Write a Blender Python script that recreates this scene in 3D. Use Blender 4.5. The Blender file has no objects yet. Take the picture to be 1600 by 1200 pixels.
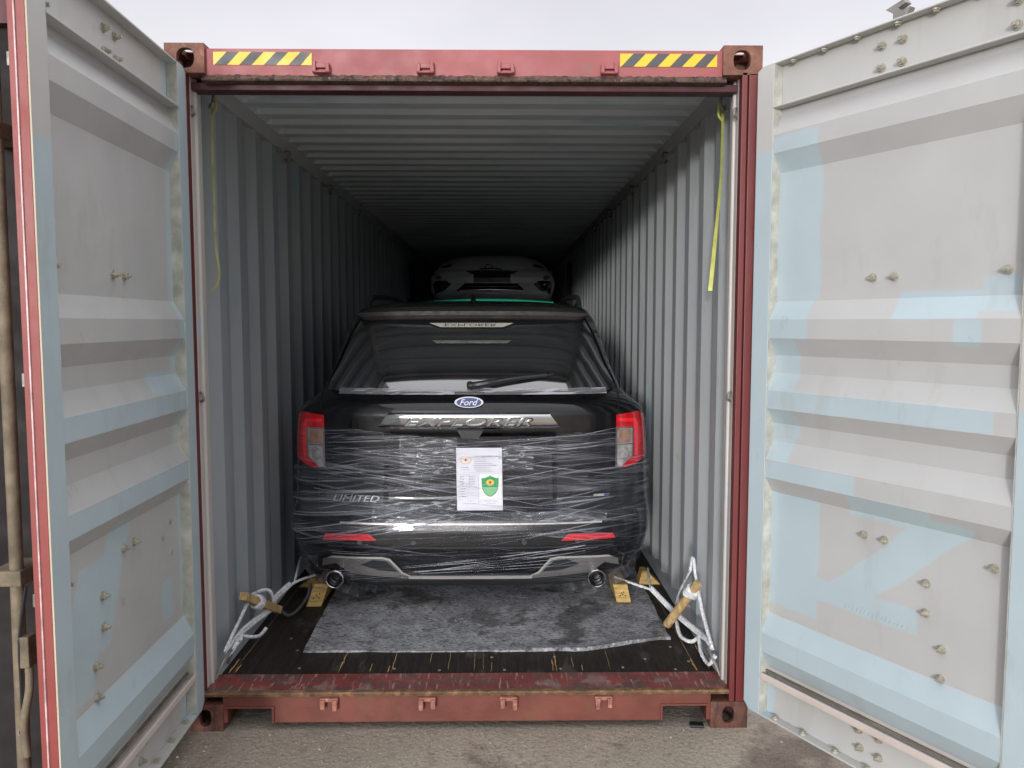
import bpy, bmesh, math, random
from mathutils import Vector, Matrix, noise
random.seed(7)
R=math.radians
sc=bpy.context.scene
col=sc.collection
# ------------------------------------------------------------ camera
cam=bpy.data.cameras.new("camera"); cam.lens=36*1240/1600; cam.sensor_width=36; cam.clip_start=.05; cam.clip_end=2000
co=bpy.data.objects.new("camera",cam); col.objects.link(co)
yaw,pit=.014036,.0768262
Fw=Vector((math.sin(yaw)*math.cos(pit),math.cos(yaw)*math.cos(pit),-math.sin(pit)))
Rt=Vector((math.cos(yaw),-math.sin(yaw),0)); Up=Rt.cross(Fw)
M=Matrix((Rt,Up,-Fw)).transposed().to_4x4(); M.translation=(.1448,-3.3285,1.7642)
co.matrix_world=M; sc.camera=co
# ------------------------------------------------------------ world, sun, exposure
SUN=Vector((.22,.97,-.086)).normalized()          # direction the light travels
w=bpy.data.worlds.new("World"); sc.world=w; w.use_nodes=True
nt=w.node_tree; nt.nodes.clear()
def N(t,typ,**k):
    n=t.nodes.new(typ)
    for a,b in k.items(): setattr(n,a,b)
    return n
out=N(nt,'ShaderNodeOutputWorld'); 
sky=N(nt,'ShaderNodeTexSky',sky_type='NISHITA',sun_disc=False)
sky.sun_elevation=math.asin(-SUN.z); sky.sun_rotation=math.atan2(-SUN.x,-SUN.y)
b1=N(nt,'ShaderNodeBackground'); b1.inputs[1].default_value=.05
tc=N(nt,'ShaderNodeTexCoord'); sp=N(nt,'ShaderNodeSeparateXYZ')
nz=N(nt,'ShaderNodeTexNoise'); nz.inputs['Scale'].default_value=1.6; nz.inputs['Detail'].default_value=5
mp=N(nt,'ShaderNodeMapping'); mp.inputs['Scale'].default_value=(1,1,2.5)
ramp=N(nt,'ShaderNodeValToRGB')
els=[(0,(.30,.30,.32,1)),(.04,(.66,.65,.68,1)),(.27,(.92,.91,.96,1)),(.39,(.79,.78,.86,1)),(.6,(1.35,1.34,1.38,1)),(1,(2.1,2.1,2.15,1))]
cr=ramp.color_ramp
cr.elements[0].position=0; cr.elements[0].color=els[0][1]; cr.elements[1].position=1; cr.elements[1].color=els[-1][1]
for p,c in els[1:-1]:
    e=cr.elements.new(p); e.color=c
mx=N(nt,'ShaderNodeMix',data_type='RGBA',blend_type='MULTIPLY'); mx.inputs[0].default_value=1
r2=N(nt,'ShaderNodeMapRange'); r2.inputs[1].default_value=.3; r2.inputs[2].default_value=.7; r2.inputs[3].default_value=.88; r2.inputs[4].default_value=1.1
b2=N(nt,'ShaderNodeBackground'); b2.inputs[1].default_value=1.0
ms=N(nt,'ShaderNodeMixShader'); ms.inputs[0].default_value=.93
L=nt.links.new
L(tc.outputs['Generated'],sp.inputs[0]); L(sp.outputs[2],ramp.inputs[0]); L(tc.outputs['Generated'],mp.inputs[0]); L(mp.outputs[0],nz.inputs['Vector'])
L(nz.outputs['Fac'],r2.inputs[0]); L(ramp.outputs[0],mx.inputs[6]); L(r2.outputs[0],mx.inputs[7]); L(mx.outputs[2],b2.inputs[0])
geo=N(nt,'ShaderNodeVectorMath',operation='DOT_PRODUCT'); L(tc.outputs['Generated'],geo.inputs[0]); geo.inputs[1].default_value=(-SUN.x,-SUN.y,.10)
pw=N(nt,'ShaderNodeMapRange'); pw.interpolation_type='SMOOTHSTEP'; L(geo.outputs['Value'],pw.inputs[0])
for i_,v_ in enumerate((.93,1.0,1.0,12.0)): pw.inputs[1+i_].default_value=v_  # sky glow round the sun direction, added to brighten the deep interior
L(pw.outputs[0],b2.inputs[1])
L(sky.outputs[0],b1.inputs[0]); L(b1.outputs[0],ms.inputs[1]); L(b2.outputs[0],ms.inputs[2]); L(ms.outputs[0],out.inputs[0])
sl=bpy.data.lights.new("sun",'SUN'); sl.energy=1.5; sl.angle=R(4.5); sl.color=(1,.97,.92)
so=bpy.data.objects.new("sun",sl); col.objects.link(so); so.rotation_euler=SUN.to_track_quat('-Z','Y').to_euler()
sc.view_settings.view_transform='Standard'; sc.view_settings.look='None'; sc.view_settings.gamma=1; sc.view_settings.exposure=.0
sc.render.engine='CYCLES'
sc.cycles.use_denoising=True; sc.cycles.max_bounces=14; sc.cycles.diffuse_bounces=11; sc.cycles.glossy_bounces=5; sc.cycles.transparent_max_bounces=24; sc.cycles.caustics_reflective=False; sc.cycles.caustics_refractive=False
# ------------------------------------------------------------ materials
MATS={}
def setp(b,k,v):
    if k in b.inputs: b.inputs[k].default_value=v
def c4(c): return (c[0],c[1],c[2],1)
def pm(name,base,rough=.5,metal=0,var=.12,vs=4,vscale=(1,1,1),bump=0,bs=40,bscale=(1,1,1),rust=0,rc=(.12,.055,.03),rs=6,rscale=(1,1,1),rlo=.5,coat=0,spec=.5,patches=None,pc=(.45,.60,.68),trans=0,alpha=1,dark=None):
    m=bpy.data.materials.new(name); m.use_nodes=True; t=m.node_tree; b=t.nodes['Principled BSDF']
    setp(b,'Roughness',rough); setp(b,'Metallic',metal); setp(b,'Coat Weight',coat); setp(b,'Coat Roughness',.03); setp(b,'Specular IOR Level',spec); setp(b,'Transmission Weight',trans); setp(b,'Alpha',alpha)
    tc=N(t,'ShaderNodeTexCoord'); l=t.links.new
    def nz(scale,vec,detail=5,rr=.55):
        mpn=N(t,'ShaderNodeMapping'); mpn.inputs['Scale'].default_value=vec; l(tc.outputs['Object'],mpn.inputs[0])
        n=N(t,'ShaderNodeTexNoise'); n.inputs['Scale'].default_value=scale; n.inputs['Detail'].default_value=detail; n.inputs['Roughness'].default_value=rr; l(mpn.outputs[0],n.inputs['Vector']); return n.outputs['Fac']
    def mrange(s,a,bb,c,d):
        n=N(t,'ShaderNodeMapRange'); l(s,n.inputs[0])
        for i,v in enumerate((a,bb,c,d)): n.inputs[1+i].default_value=v
        return n.outputs[0]
    cur=None
    def mixc(fac,a,bb,bt='MIX'):
        n=N(t,'ShaderNodeMix',data_type='RGBA',blend_type=bt)
        if isinstance(fac,(int,float)): n.inputs[0].default_value=fac
        else: l(fac,n.inputs[0])
        for s,i in ((a,6),(bb,7)):
            if isinstance(s,tuple): n.inputs[i].default_value=c4(s)
            else: l(s,n.inputs[i])
        return n.outputs[2]
    cur=tuple(base)
    if patches:
        wn=nz(7,(1,1,1),3); wob=mrange(wn,.3,.7,-.010,.010)
        s=N(t,'ShaderNodeSeparateXYZ'); l(tc.outputs['Object'],s.inputs[0]); acc=None
        def ma(op,a,bb):
            n=N(t,'ShaderNodeMath',operation=op)
            for i,q in enumerate((a,bb)):
                if isinstance(q,(int,float)): n.inputs[i].default_value=q
                else: l(q,n.inputs[i])
            return n.outputs[0]
        ax,ay=(s.outputs[0],s.outputs[2]); xs=ma('ADD',ax,wob); zs=ma('ADD',ay,ma('MULTIPLY',wob,.5))
        for (x0,x1,z0,z1,sh) in patches:
            xx=ma('ADD',xs,ma('MULTIPLY',ma('SUBTRACT',ay,(z0+z1)/2),sh)) if sh else xs
            dx=ma('SUBTRACT',ma('ABSOLUTE',ma('SUBTRACT',xx,(x0+x1)/2),0),(x1-x0)/2)
            dz=ma('SUBTRACT',ma('ABSOLUTE',ma('SUBTRACT',zs,(z0+z1)/2),0),(z1-z0)/2)
            d=ma('MAXIMUM',dx,dz); acc=d if acc is None else ma('MINIMUM',acc,d)
        cur=mixc(mrange(acc,-.006,.006,1,0),cur,tuple(pc))
    if var:
        v=mrange(nz(vs,vscale),.3,.7,1-var,1+var); n=N(t,'ShaderNodeCombineColor')
        for i in range(3): l(v,n.inputs[i])
        cur=mixc(1.0,cur,n.outputs[0],'MULTIPLY')
    if rust:
        rf=mrange(nz(rs,rscale,8,.7),rlo,rlo+.12,0,rust); cur=mixc(rf,cur,tuple(rc))
    if dark:   # stains (col, scale, vec, lo)
        for (dc,ds,dv,lo,amt) in dark:
            df=mrange(nz(ds,dv,8,.65),lo,lo+.06,0,amt); cur=mixc(df,cur,tuple(dc))
    if isinstance(cur,tuple): b.inputs['Base Color'].default_value=c4(cur)
    else: l(cur,b.inputs['Base Color'])
    if bump:
        bn=N(t,'ShaderNodeBump'); bn.inputs['Strength'].default_value=min(1,bump); bn.inputs['Distance'].default_value=.004*max(1,bump)
        l(nz(bs,bscale,6,.6),bn.inputs['Height']); l(bn.outputs[0],b.inputs['Normal'])
    if rough>.15 and metal<.9:
        l(mrange(nz(vs*3,vscale),.3,.7,max(.05,rough-.12),min(1,rough+.12)),b.inputs['Roughness'])
    MATS[name]=m; return m
RED=(.40,.105,.105); RED2=(.36,.085,.06)
pm('header_red',(.305,.080,.082),.5,var=.10,vs=3,bump=.25,bs=25,rust=.55,rc=(.22,.13,.11),rs=9,rlo=.60,dark=[((.6,.33,.33),60,(1,1,1),.68,.6)])
pm('header_dirt',(.105,.062,.046),.85,var=.35,vs=18,bump=1.5,bs=70,rust=.95,rc=(.018,.016,.018),rs=42,rlo=.49,dark=[((.40,.27,.2),55,(1,1,1),.62,.7)])
pm('dark_red',(.19,.035,.04),.5,var=.15,vs=3,bump=.2,bs=30,rust=.5,rc=(.06,.02,.02),rs=5,rlo=.58)
pm('gutter_dark',(.065,.016,.02),.6,var=.2)
pm('post_red',(.14,.026,.026),.42,var=.15,vs=3,vscale=(1,1,.3),bump=.25,bs=25,rust=.8,rc=(.12,.05,.03),rs=7,rscale=(2,2,.5),rlo=.6,dark=[((.55,.30,.24),22,(1,1,.25),.70,.8)])
pm('sill_red',(.155,.043,.030),.5,var=.24,vs=5,bump=.35,bs=30,rust=.6,rc=(.16,.07,.035),rs=6,rlo=.54,dark=[((.45,.22,.17),22,(.15,1,3),.70,.6),((.09,.05,.04),9,(1,1,1),.64,.5)])
pm('sill_top',(.20,.045,.042),.5,var=.3,vs=8,bump=.5,bs=40,rust=.8,rc=(.09,.07,.06),rs=7,rscale=(1,2,1),rlo=.47,dark=[((.42,.26,.24),46,(1.6,.18,1),.57,.8),((.24,.19,.175),6,(1,1,1),.55,.6),((.40,.33,.29),70,(1.2,.15,1),.66,.8)])
pm('grit',(.30,.26,.21),.9,var=.6,vs=8)
pm('keeper_worn',(.30,.11,.08),.6,var=.3,vs=20,bump=.6,bs=60,rust=.8,rc=(.42,.27,.2),rs=40,rlo=.52)
pm('rust_edge',(.13,.075,.04),.85,var=.4,vs=20,bump=1,bs=60,rust=.7,rc=(.33,.18,.09),rs=25,rlo=.5)
pm('casting',(.20,.085,.055),.7,var=.4,vs=16,bump=.7,bs=35,rust=.7,rc=(.10,.055,.035),rs=10,rlo=.48,dark=[((.36,.17,.11),25,(1,1,1),.6,.6)])
pm('casting_low',(.13,.048,.032),.7,var=.4,vs=14,vscale=(1,1,.4),bump=1.2,bs=45,rust=.85,rc=(.035,.022,.018),rs=22,rscale=(1,1,.4),rlo=.47,dark=[((.34,.18,.09),34,(1,1,.25),.60,.75),((.45,.38,.30),20,(1,1,.2),.70,.7)])
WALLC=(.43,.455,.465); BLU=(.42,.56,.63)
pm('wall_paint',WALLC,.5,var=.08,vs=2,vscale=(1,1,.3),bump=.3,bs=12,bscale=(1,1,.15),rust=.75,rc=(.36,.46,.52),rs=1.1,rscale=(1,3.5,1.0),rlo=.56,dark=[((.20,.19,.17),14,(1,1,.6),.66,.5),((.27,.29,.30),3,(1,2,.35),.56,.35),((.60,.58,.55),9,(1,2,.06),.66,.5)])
pm('wall_shaded',(.34,.37,.39),.45,var=.12,vs=2,vscale=(1,1,.3),bump=.3,bs=12,bscale=(1,1,.15),rust=.75,rc=(.27,.34,.40),rs=1.1,rscale=(1,3.5,1.0),rlo=.52,dark=[((.15,.145,.13),14,(1,1,.6),.68,.5),((.55,.55,.53),9,(1,2,.06),.66,.5)])  # wall paint copy for the left wall, its shade put into the colour
pm('roof_paint',(.53,.57,.61),.55,var=.08,vs=2,bump=.2,bs=15,rust=.6,rc=(.33,.40,.48),rs=2.2,rscale=(.5,6,1),rlo=.55)
pm('rail_paint',(.42,.43,.45),.55,var=.1,vs=3,bump=.2,bs=20,dark=[((.2,.2,.2),12,(1,1,1),.66,.5)])
pm('post_inner',(.52,.49,.46),.5,var=.12,vs=4,vscale=(1,1,.3),bump=.5,bs=14,bscale=(1,1,.2),dark=[((.22,.2,.19),25,(1,1,.3),.66,.6),((.42,.5,.55),3,(1,1,.6),.6,.6)])
pm('floor_wood',(.018,.014,.012),.62,var=.45,vs=6,vscale=(8,.6,1),bump=.5,bs=40,bscale=(3,.3,1),spec=.35,dark=[((.10,.085,.07),5,(1.5,.6,1),.58,.45),((.05,.03,.02),14,(5,.3,1),.6,.7),((.30,.2,.1),30,(3.2,.05,1),.74,.9),((.2,.19,.17),90,(1,1,1),.72,.7)])
pm('splinter',(.55,.33,.14),.8,var=.35,vs=40,bump=.5)
pm('screw',(.30,.24,.19),.6,metal=.4,var=.2)
DOORC=(.465,.47,.467)
PR=[(.085,.30,1.86,2.50,0),(.085,.28,1.70,1.86,0),(.085,.22,1.30,1.72,0),(.64,.93,1.775,1.87,.0),(.86,.95,1.69,1.775,0),(.93,1.04,1.80,1.915,0),(.0,1.0,1.416,1.492,0),(.085,.20,1.203,1.30,0),(.0,.51,1.13,1.204,0),(.47,.80,1.05,1.13,0),(.085,.33,.60,1.07,0),(.56,.76,.74,1.10,-1.1),(.3,.75,.68,.77,.0),(.085,1.075,.33,.55,0)]
PLs=[(.085,.14,1.3,2.52,0),(.085,.40,1.50,1.575,0),(.0,1.09,1.416,1.492,0),(.0,1.09,1.128,1.204,0),(.64,.80,.70,1.09,.5),(.78,1.0,.58,1.0,.4),(.085,.12,.6,1.1,0),(.2,.30,.60,.76,0),(.085,1.075,.33,.55,0)]
kw=dict(rough=.45,var=.05,vs=3,bump=.15,bs=14,pc=(.43,.525,.565))
dk=[((.36,.355,.33),4,(1.5,1,.45),.57,.22),((.33,.31,.29),9,(1,1,.8),.66,.45),((.30,.20,.13),16,(1.6,1,.5),.74,.6),((.22,.2,.18),55,(1,1,.4),.73,.7)]
pm('door_right_panel',DOORC,patches=PR,dark=dk,**kw)
pm('door_left_panel',DOORC,patches=PLs,dark=dk,**kw)
pm('frame_right_paint',(.49,.495,.48),patches=[(-.1,.13,.0,2.45,0),(1.06,1.3,.0,1.5,0)],dark=dk,**kw)
pm('frame_left_paint',(.50,.50,.49),patches=[(-.1,.13,.0,2.9,0),(1.0,1.3,.0,2.27,0)],dark=dk,**kw)
pm('caulk',(.46,.465,.41),.7,var=.3,vs=14,bump=.8,bs=30,rust=.3,rc=(.30,.29,.24),rs=20,rlo=.52)
pm('door_lip',(.60,.53,.49),.5,var=.1,bump=.1)
pm('bolt_metal',(.42,.40,.33),.5,metal=.3,var=.35,vs=60)
pm('bolt_dark',(.16,.15,.11),.6,metal=.3,var=.35,vs=60)
pm('door_red',(.26,.052,.045),.45,var=.08,vs=3,bump=.15,dark=[((.22,.05,.05),20,(1,1,.2),.68,.6)])
pm('gasket',(.03,.03,.03),.6,var=.2)
pm('cream',(.52,.48,.37),.6,var=.1)
pm('edge_highlight',(.60,.42,.42),.3,var=.35,vs=18)
pm('galv',(.30,.29,.27),.5,metal=.6,var=.25,vs=20)
pm('rod_tan',(.19,.155,.105),.7,metal=.1,var=.35,vs=14,bump=.5,bs=60,rust=.6,rc=(.12,.09,.06),rs=12)
pm('neigh_dark',(.014,.010,.010),.8,var=.3)
pm('neigh_red',(.12,.04,.045),.6,var=.2)
pm('yellow',(.78,.50,.02),.4,var=.05); pm('sticker_grey',(.065,.068,.072),.45,var=.1)
pm('satin_bright',(.55,.53,.50),.35,metal=.3,var=.08)
pm('car_black',(.0012,.0015,.0025),.35,var=0,coat=1,spec=.2)
pm('dusty_trim',(.028,.025,.023),.62,var=.4,vs=12,bump=.2)
pm('car_plastic',(.022,.024,.028),.45,var=.1,bump=.1,bs=200)
pm('chrome',(.62,.63,.65),.08,metal=1,var=0,bump=.12,bs=25)
pm('chrome_text',(.62,.64,.66),.2,metal=1,var=0)
pm('satin',(.30,.29,.275),.33,metal=.6,var=.08,bump=.08)
pm('exhaust_dark',(.05,.05,.05),.3,metal=.9,var=0)
pm('lettering',(.50,.51,.53),.3,metal=.25,var=0)
pm('car_glass',(.009,.010,.012),.06,var=0,spec=.9,dark=[((.020,.020,.019),5,(1,1,.6),.50,.5),((.07,.065,.06),110,(1,1,1),.70,.4)])
pm('red_lens',(.50,.006,.014),.08,var=.15,vs=20,coat=1)
pm('red_bright',(.80,.02,.03),.12,var=.1,coat=1)
pm('red_reflector',(.62,.01,.02),.25,var=.25,vs=90,coat=.5)
pm('clear_lens',(.50,.49,.48),.10,metal=.45,var=.4,vs=22,bump=.6,bs=70)
pm('amber',(.30,.17,.11),.15,var=.3,vs=30,coat=1)
pm('lamp_silver',(.75,.75,.73),.12,metal=.8,var=.3,vs=30)
pm('shadow_grey',(.06,.06,.07),.3,metal=.6,var=0); pm('hms',(.50,.49,.42),.35,metal=.2,var=.15); pm('hms_dim',(.16,.16,.14),.3,metal=.3,var=.3,vs=15)
pm('badge_blue',(.03,.05,.20),.2,var=0,coat=1)
pm('plate_mat',(.23,.24,.25),.35,metal=.5,var=.3,vs=12)
pm('seam',(.002,.002,.002),.9,var=0)
pm('tyre',(.012,.012,.013),.8,var=.1,bump=.6,bs=60)
pm('rim',(.3,.3,.31),.3,metal=.9,var=0)
pm('black_rubber',(.018,.019,.022),.4,var=.1)
pm('paper',(.66,.67,.74),.5,var=.02); pm('ink',(.07,.07,.10),.8,var=0); pm('ink_soft',(.38,.38,.45),.8,var=0)
pm('pencil',(.30,.36,.38),.7,var=.4,vs=40); pm('green',(.02,.30,.10),.5,var=.25,vs=60); pm('green_light',(.20,.50,.25),.5,var=.1); pm('gold',(.75,.50,.08),.5,var=.1); pm('logo_red',(.5,.05,.03),.5,var=0); pm('white',(.8,.8,.8),.5,var=0)
pm('wood_chock',(.50,.33,.11),.75,var=.42,vs=9,vscale=(1,1,6),bump=.4,bs=30,bscale=(1,1,5),dark=[((.08,.05,.02),16,(1,1,1),.70,.7)])
pm('wood_stick',(.52,.36,.17),.65,var=.45,vs=16,vscale=(3,3,.5),bump=.5,bs=30,bscale=(5,5,1),dark=[((.16,.09,.04),45,(1,1,.3),.62,.7)])
pm('rope',(.78,.80,.82),.45,var=.25,vs=60,bump=.8,bs=150)
pm('rope_dark',(.06,.065,.07),.6,var=.25,vs=60,bump=.6,bs=150)
pm('strap_yellow',(.60,.62,.16),.5,var=.15,vs=20,bump=.2,bs=200)
pm('strap_dull',(.40,.40,.14),.6,var=.3,vs=8,bump=.2,bs=200)
pm('felt',(.33,.335,.35),.95,var=.35,vs=9,bump=1.6,bs=55,spec=.1,rust=.85,rc=(.025,.027,.032),rs=42,rscale=(1,1.9,1),rlo=.50,dark=[((.62,.62,.64),55,(1,1.9,1),.58,.9),((.30,.17,.17),75,(1,1.5,1),.71,.6),((.03,.028,.022),2.6,(1,1,1),.53,.60),((.12,.12,.125),7,(1,2,1),.56,.45)])
pm('roof_cloth',(.12,.11,.095),.9,var=.4,vs=8,bump=1,bs=12)
pm('green_sheet',(.02,.38,.24),.5,var=.15)
pm('rear_silver',(.80,.82,.85),.5,metal=0,var=0,coat=.3)
pm('concrete',(.34,.295,.24),.85,var=.22,vs=1.3,bump=2.2,bs=38,rust=.75,rc=(.14,.12,.10),rs=70,rlo=.52,dark=[((.62,.56,.48),95,(1,1,1),.58,.9),((.20,.17,.14),17,(1,1,1),.56,.4),((.09,.06,.05),1.1,(1,1,1),.58,.55),((.30,.20,.12),7,(1,1,1),.62,.4)])
MATS['car_glass'].node_tree.nodes['Principled BSDF'].inputs['IOR'].default_value=2.2
MATS['car_black'].node_tree.nodes['Principled BSDF'].inputs['Coat IOR'].default_value=1.5
# ------------------------------------------------------------ mesh builder
class MB:
    def __init__(s): s.v=[]; s.f=[]
    def add(s,vs,fs):
        o=len(s.v); s.v+=[tuple(map(float,p)) for p in vs]; s.f+=[tuple(i+o for i in f) for f in fs]; return s
    def box(s,x0,x1,y0,y1,z0,z1):
        return s.add([(x,y,z) for x in (x0,x1) for y in (y0,y1) for z in (z0,z1)],[(0,1,3,2),(4,6,7,5),(0,4,5,1),(2,3,7,6),(0,2,6,4),(1,5,7,3)])
    def prism(s,poly,a,b,axis='x'):
        n=len(poly)
        def P(p,q):
            if axis=='x': return (q,p[0],p[1])
            if axis=='y': return (p[0],q,p[1])
            return (p[0],p[1],q)
        return s.add([P(p,a) for p in poly]+[P(p,b) for p in poly],[tuple(range(n)),tuple(range(2*n-1,n-1,-1))]+[(i,(i+1)%n,n+(i+1)%n,n+i) for i in range(n)])
    def grid(s,rows,cyc=False):
        n=len(rows[0]); vs=[p for r in rows for p in r]; fs=[]
        for i in range(len(rows)-1):
            for j in range(n if cyc else n-1):
                k=(j+1)%n; fs.append((i*n+j,i*n+k,(i+1)*n+k,(i+1)*n+j))
        return s.add(vs,fs)
    def tube(s,path,r,n=8,cap=True):
        pts=[Vector(p) for p in path]; rows=[]; prev=None
        for i,p in enumerate(pts):
            d=(pts[min(i+1,len(pts)-1)]-pts[max(i-1,0)])
            d=d.normalized() if d.length>1e-9 else Vector((0,0,1))
            if prev is None: a=d.orthogonal().normalized()
            else:
                a=prev-d*prev.dot(d); a=a.normalized() if a.length>1e-6 else d.orthogonal().normalized()
            prev=a; b=d.cross(a); rr=r[i] if isinstance(r,(list,tuple)) else r
            rows.append([p+(a*math.cos(2*math.pi*k/n)+b*math.sin(2*math.pi*k/n))*rr for k in range(n)])
        o=len(s.v); s.grid(rows,True)
        if cap:
            m=len(rows); s.f.append(tuple(o+k for k in range(n))[::-1]); s.f.append(tuple(o+(m-1)*n+k for k in range(n)))
        return s
    def cyl(s,a,b,r,n=16): return s.tube([a,b],r,n)
    def ring(s,c,ax,R_,r,n=32,m=8):
        c=Vector(c); ax=Vector(ax).normalized(); a=ax.orthogonal().normalized(); b=ax.cross(a)
        return s.grid([[c+(a*math.cos(t)+b*math.sin(t))*(R_+r*math.cos(q))+ax*r*math.sin(q) for q in [2*math.pi*k/m for k in range(m)]] for t in [2*math.pi*i/n for i in range(n+1)]],True)
def origin(p):
    o=Vector((0,0,0))
    while p is not None: o+=p.location; p=p.parent
    return o
def tagp(o,label=None,cat=None,group=None,kind=None):
    for k,v in (('label',label),('category',cat),('group',group),('kind',kind)):
        if v: o[k]=v
    return o
def build(mb,name,mat,parent=None,smooth=False,bevel=0,local=False,base=None,recalc=True,ang=35):
    me=bpy.data.meshes.new(name)
    off=Vector((0,0,0)) if local else (origin(parent) if parent else Vector(base or (0,0,0)))
    me.from_pydata([tuple(Vector(v)-off) for v in mb.v],[],mb.f); me.validate()
    if recalc:
        bm=bmesh.new(); bm.from_mesh(me); bmesh.ops.recalc_face_normals(bm,faces=bm.faces); bm.to_mesh(me); bm.free()
    for m in (mat if isinstance(mat,(list,tuple)) else [mat]): me.materials.append(MATS[m])
    o=bpy.data.objects.new(name,me); col.objects.link(o)
    if smooth:
        me.polygons.foreach_set('use_smooth',[True]*len(me.polygons)); me.set_sharp_from_angle(angle=R(ang))
    if bevel:
        bv=o.modifiers.new('bevel','BEVEL'); bv.width=bevel; bv.segments=2; bv.limit_method='ANGLE'; bv.angle_limit=R(40)
    if parent: o.parent=parent
    elif base: o.location=base
    return o
def thing(name,loc,label,cat,group=None):
    o=bpy.data.objects.new(name,None); o.empty_display_size=.1; col.objects.link(o); o.location=loc
    return tagp(o,label,cat,group)
def text_mb(s,cx,cz,w,h,y,th=.002,shear=0,surf=None,flip=False):
    cu=bpy.data.curves.new('t','FONT'); cu.body=s; cu.extrude=.01; cu.shear=shear; cu.resolution_u=3
    ob=bpy.data.objects.new('t',cu); col.objects.link(ob); dg=bpy.context.evaluated_depsgraph_get(); me=bpy.data.meshes.new_from_object(ob.evaluated_get(dg))
    xs=[v.co.x for v in me.vertices]; ys=[v.co.y for v in me.vertices]; x0,x1,y0,y1=min(xs),max(xs),min(ys),max(ys)
    mb=MB(); vs=[]
    for v in me.vertices:
        X=cx+((v.co.x-x0)/(x1-x0)-.5)*w; Z=cz+((v.co.y-y0)/(y1-y0)-.5)*h*(-1 if flip else 1)
        Yb=(surf(X,Z) if surf else y); vs.append((X,Yb-(v.co.z/.01)*th,Z))
    mb.add(vs,[tuple(p.vertices) for p in me.polygons]); bpy.data.objects.remove(ob); bpy.data.curves.remove(cu); bpy.data.meshes.remove(me); return mb
def catmull(P,n=8):
    P=[Vector(p) for p in P]; out=[]
    for i in range(len(P)-1):
        a,b,c,d=P[max(i-1,0)],P[i],P[i+1],P[min(i+2,len(P)-1)]
        for k in range(n):
            t=k/n; out.append(.5*((2*b)+(c-a)*t+(2*a-5*b+4*c-d)*t*t+(3*b-a-3*c+d)*t**3))
    out.append(P[-1]); return out
# ------------------------------------------------------------ ground
g=MB(); g.add([(-300,-300,0),(300,-300,0),(300,300,0),(-300,300,0)],[(0,1,2,3)])
tagp(build(g,'ground','concrete'),kind='structure')
m=MB(); rg=random.Random(11)
for i in range(170):
    x=rg.uniform(-1.3,1.6); y=-rg.uniform(.02,1.2); s=rg.uniform(.002,.006)*(1.6 if rg.random()<.1 else 1)
    m.tube([(x,y,0),(x+rg.uniform(-s,s),y,s*.6),(x,y+s*.3,s*1.1)],[s,s*.9,s*.3],5)
tagp(build(m,'grit','grit',None),kind='stuff')
# ------------------------------------------------------------ container
C=thing('shipping_container',(0,0,0),'open red shipping container holding the wrapped black SUV, its two pale doors swung wide','shipping container')
YE=12.19
def wallprof(sx):
    pts=[]; y=.17; xi,xo=1.176,1.212
    pts.append((1.176,.17)); pts.append((1.176,.23))
    y=.23
    while y<YE-.4:
        for dx,dy in ((xo,.07),(xo,.075),(xi,.07),(xi,.09)):
            y+=dy; pts.append((dx,y))
    pts.append((xi,YE-.15)); return [(sx*a,b) for a,b in pts]
for sx in (-1,1):
    p=wallprof(sx); m=MB()
    q=p+[(a+sx*.003,b) for a,b in p[::-1]]
    m.add([(a,b,.15) for a,b in p]+[(a,b,2.83) for a,b in p],[(i,i+1,len(p)+i+1,len(p)+i) for i in range(len(p)-1)])
    build(m,'side_wall','wall_paint' if sx>0 else 'wall_shaded',C)
    m=MB().prism([(sx*1.147,2.882),(sx*1.147,2.856),(sx*1.172,2.80),(sx*1.219,2.80),(sx*1.219,2.882)],.17,YE-.15,'y'); build(m,'top_rail','rail_paint',C)
    m=MB().box(min(sx*1.13,sx*1.219),max(sx*1.13,sx*1.219),.14,YE-.15,.03,.17)
    build(m,'bottom_rail','rail_paint',C)
    # post
    a=lambda x0,x1:(min(sx*x0,sx*x1),max(sx*x0,sx*x1))
    m=MB(); m.box(*a(1.137,1.160),.0,.045,.118,2.79).box(*a(1.166,1.219),.0,.10,.118,2.785).box(*a(1.158,1.168),.02,.06,.118,2.785)
    build(m,'corner_post','post_red',C,bevel=.003)
    m=MB(); m.box(*a(1.137,1.2),.045,.17,.168,2.80); m.tube([(sx*1.139,.10,.17),(sx*1.139,.10,2.79)],.012,10)
    build(m,'post_lining','post_inner',C,bevel=.006)
    m=MB().box(*a(1.14,1.218),YE-.15,YE,.118,2.79); build(m,'corner_post','post_red',C)
# roof
m=MB(); pts=[(.13,2.880)]; y=.20
while y<YE-.3:
    for dz,dy in ((2.886,.095),(2.862,.025),(2.862,.073),(2.886,.025)):
        y+=dy; pts.append((y,dz))
pts.append((YE-.1,2.880))
m.grid([[(x_,a,b if abs(x_)<1.14 else 2.859) for a,b in pts] for x_ in (-1.15,-1.118,-1.05,1.05,1.118,1.15)]); build(m,'roof_panel','roof_paint',C)
m=MB().box(-1.2,1.2,.10,YE,2.889,2.893); build(m,'roof_sheet','header_red',C)
m=MB(); pr=[]; x=-1.14
while x<1.1:
    for dy,dx in ((0,.07),(.04,.07),(.04,.07),(0,.07)): x+=dx; pr.append((x,YE-.08+dy))
m.grid([[(a,b,.15) for a,b in [(-1.2,YE-.08)]+pr+[(1.2,YE-.08)]],[(a,b,2.87) for a,b in [(-1.2,YE-.08)]+pr+[(1.2,YE-.08)]]]); build(m,'end_wall','wall_paint',C)
for z0,z1 in ((2.7,2.89),(.02,.15)): build(MB().box(-1.06,1.06,YE-.06,YE,z0,z1),'end_beam','header_red',C)
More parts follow.
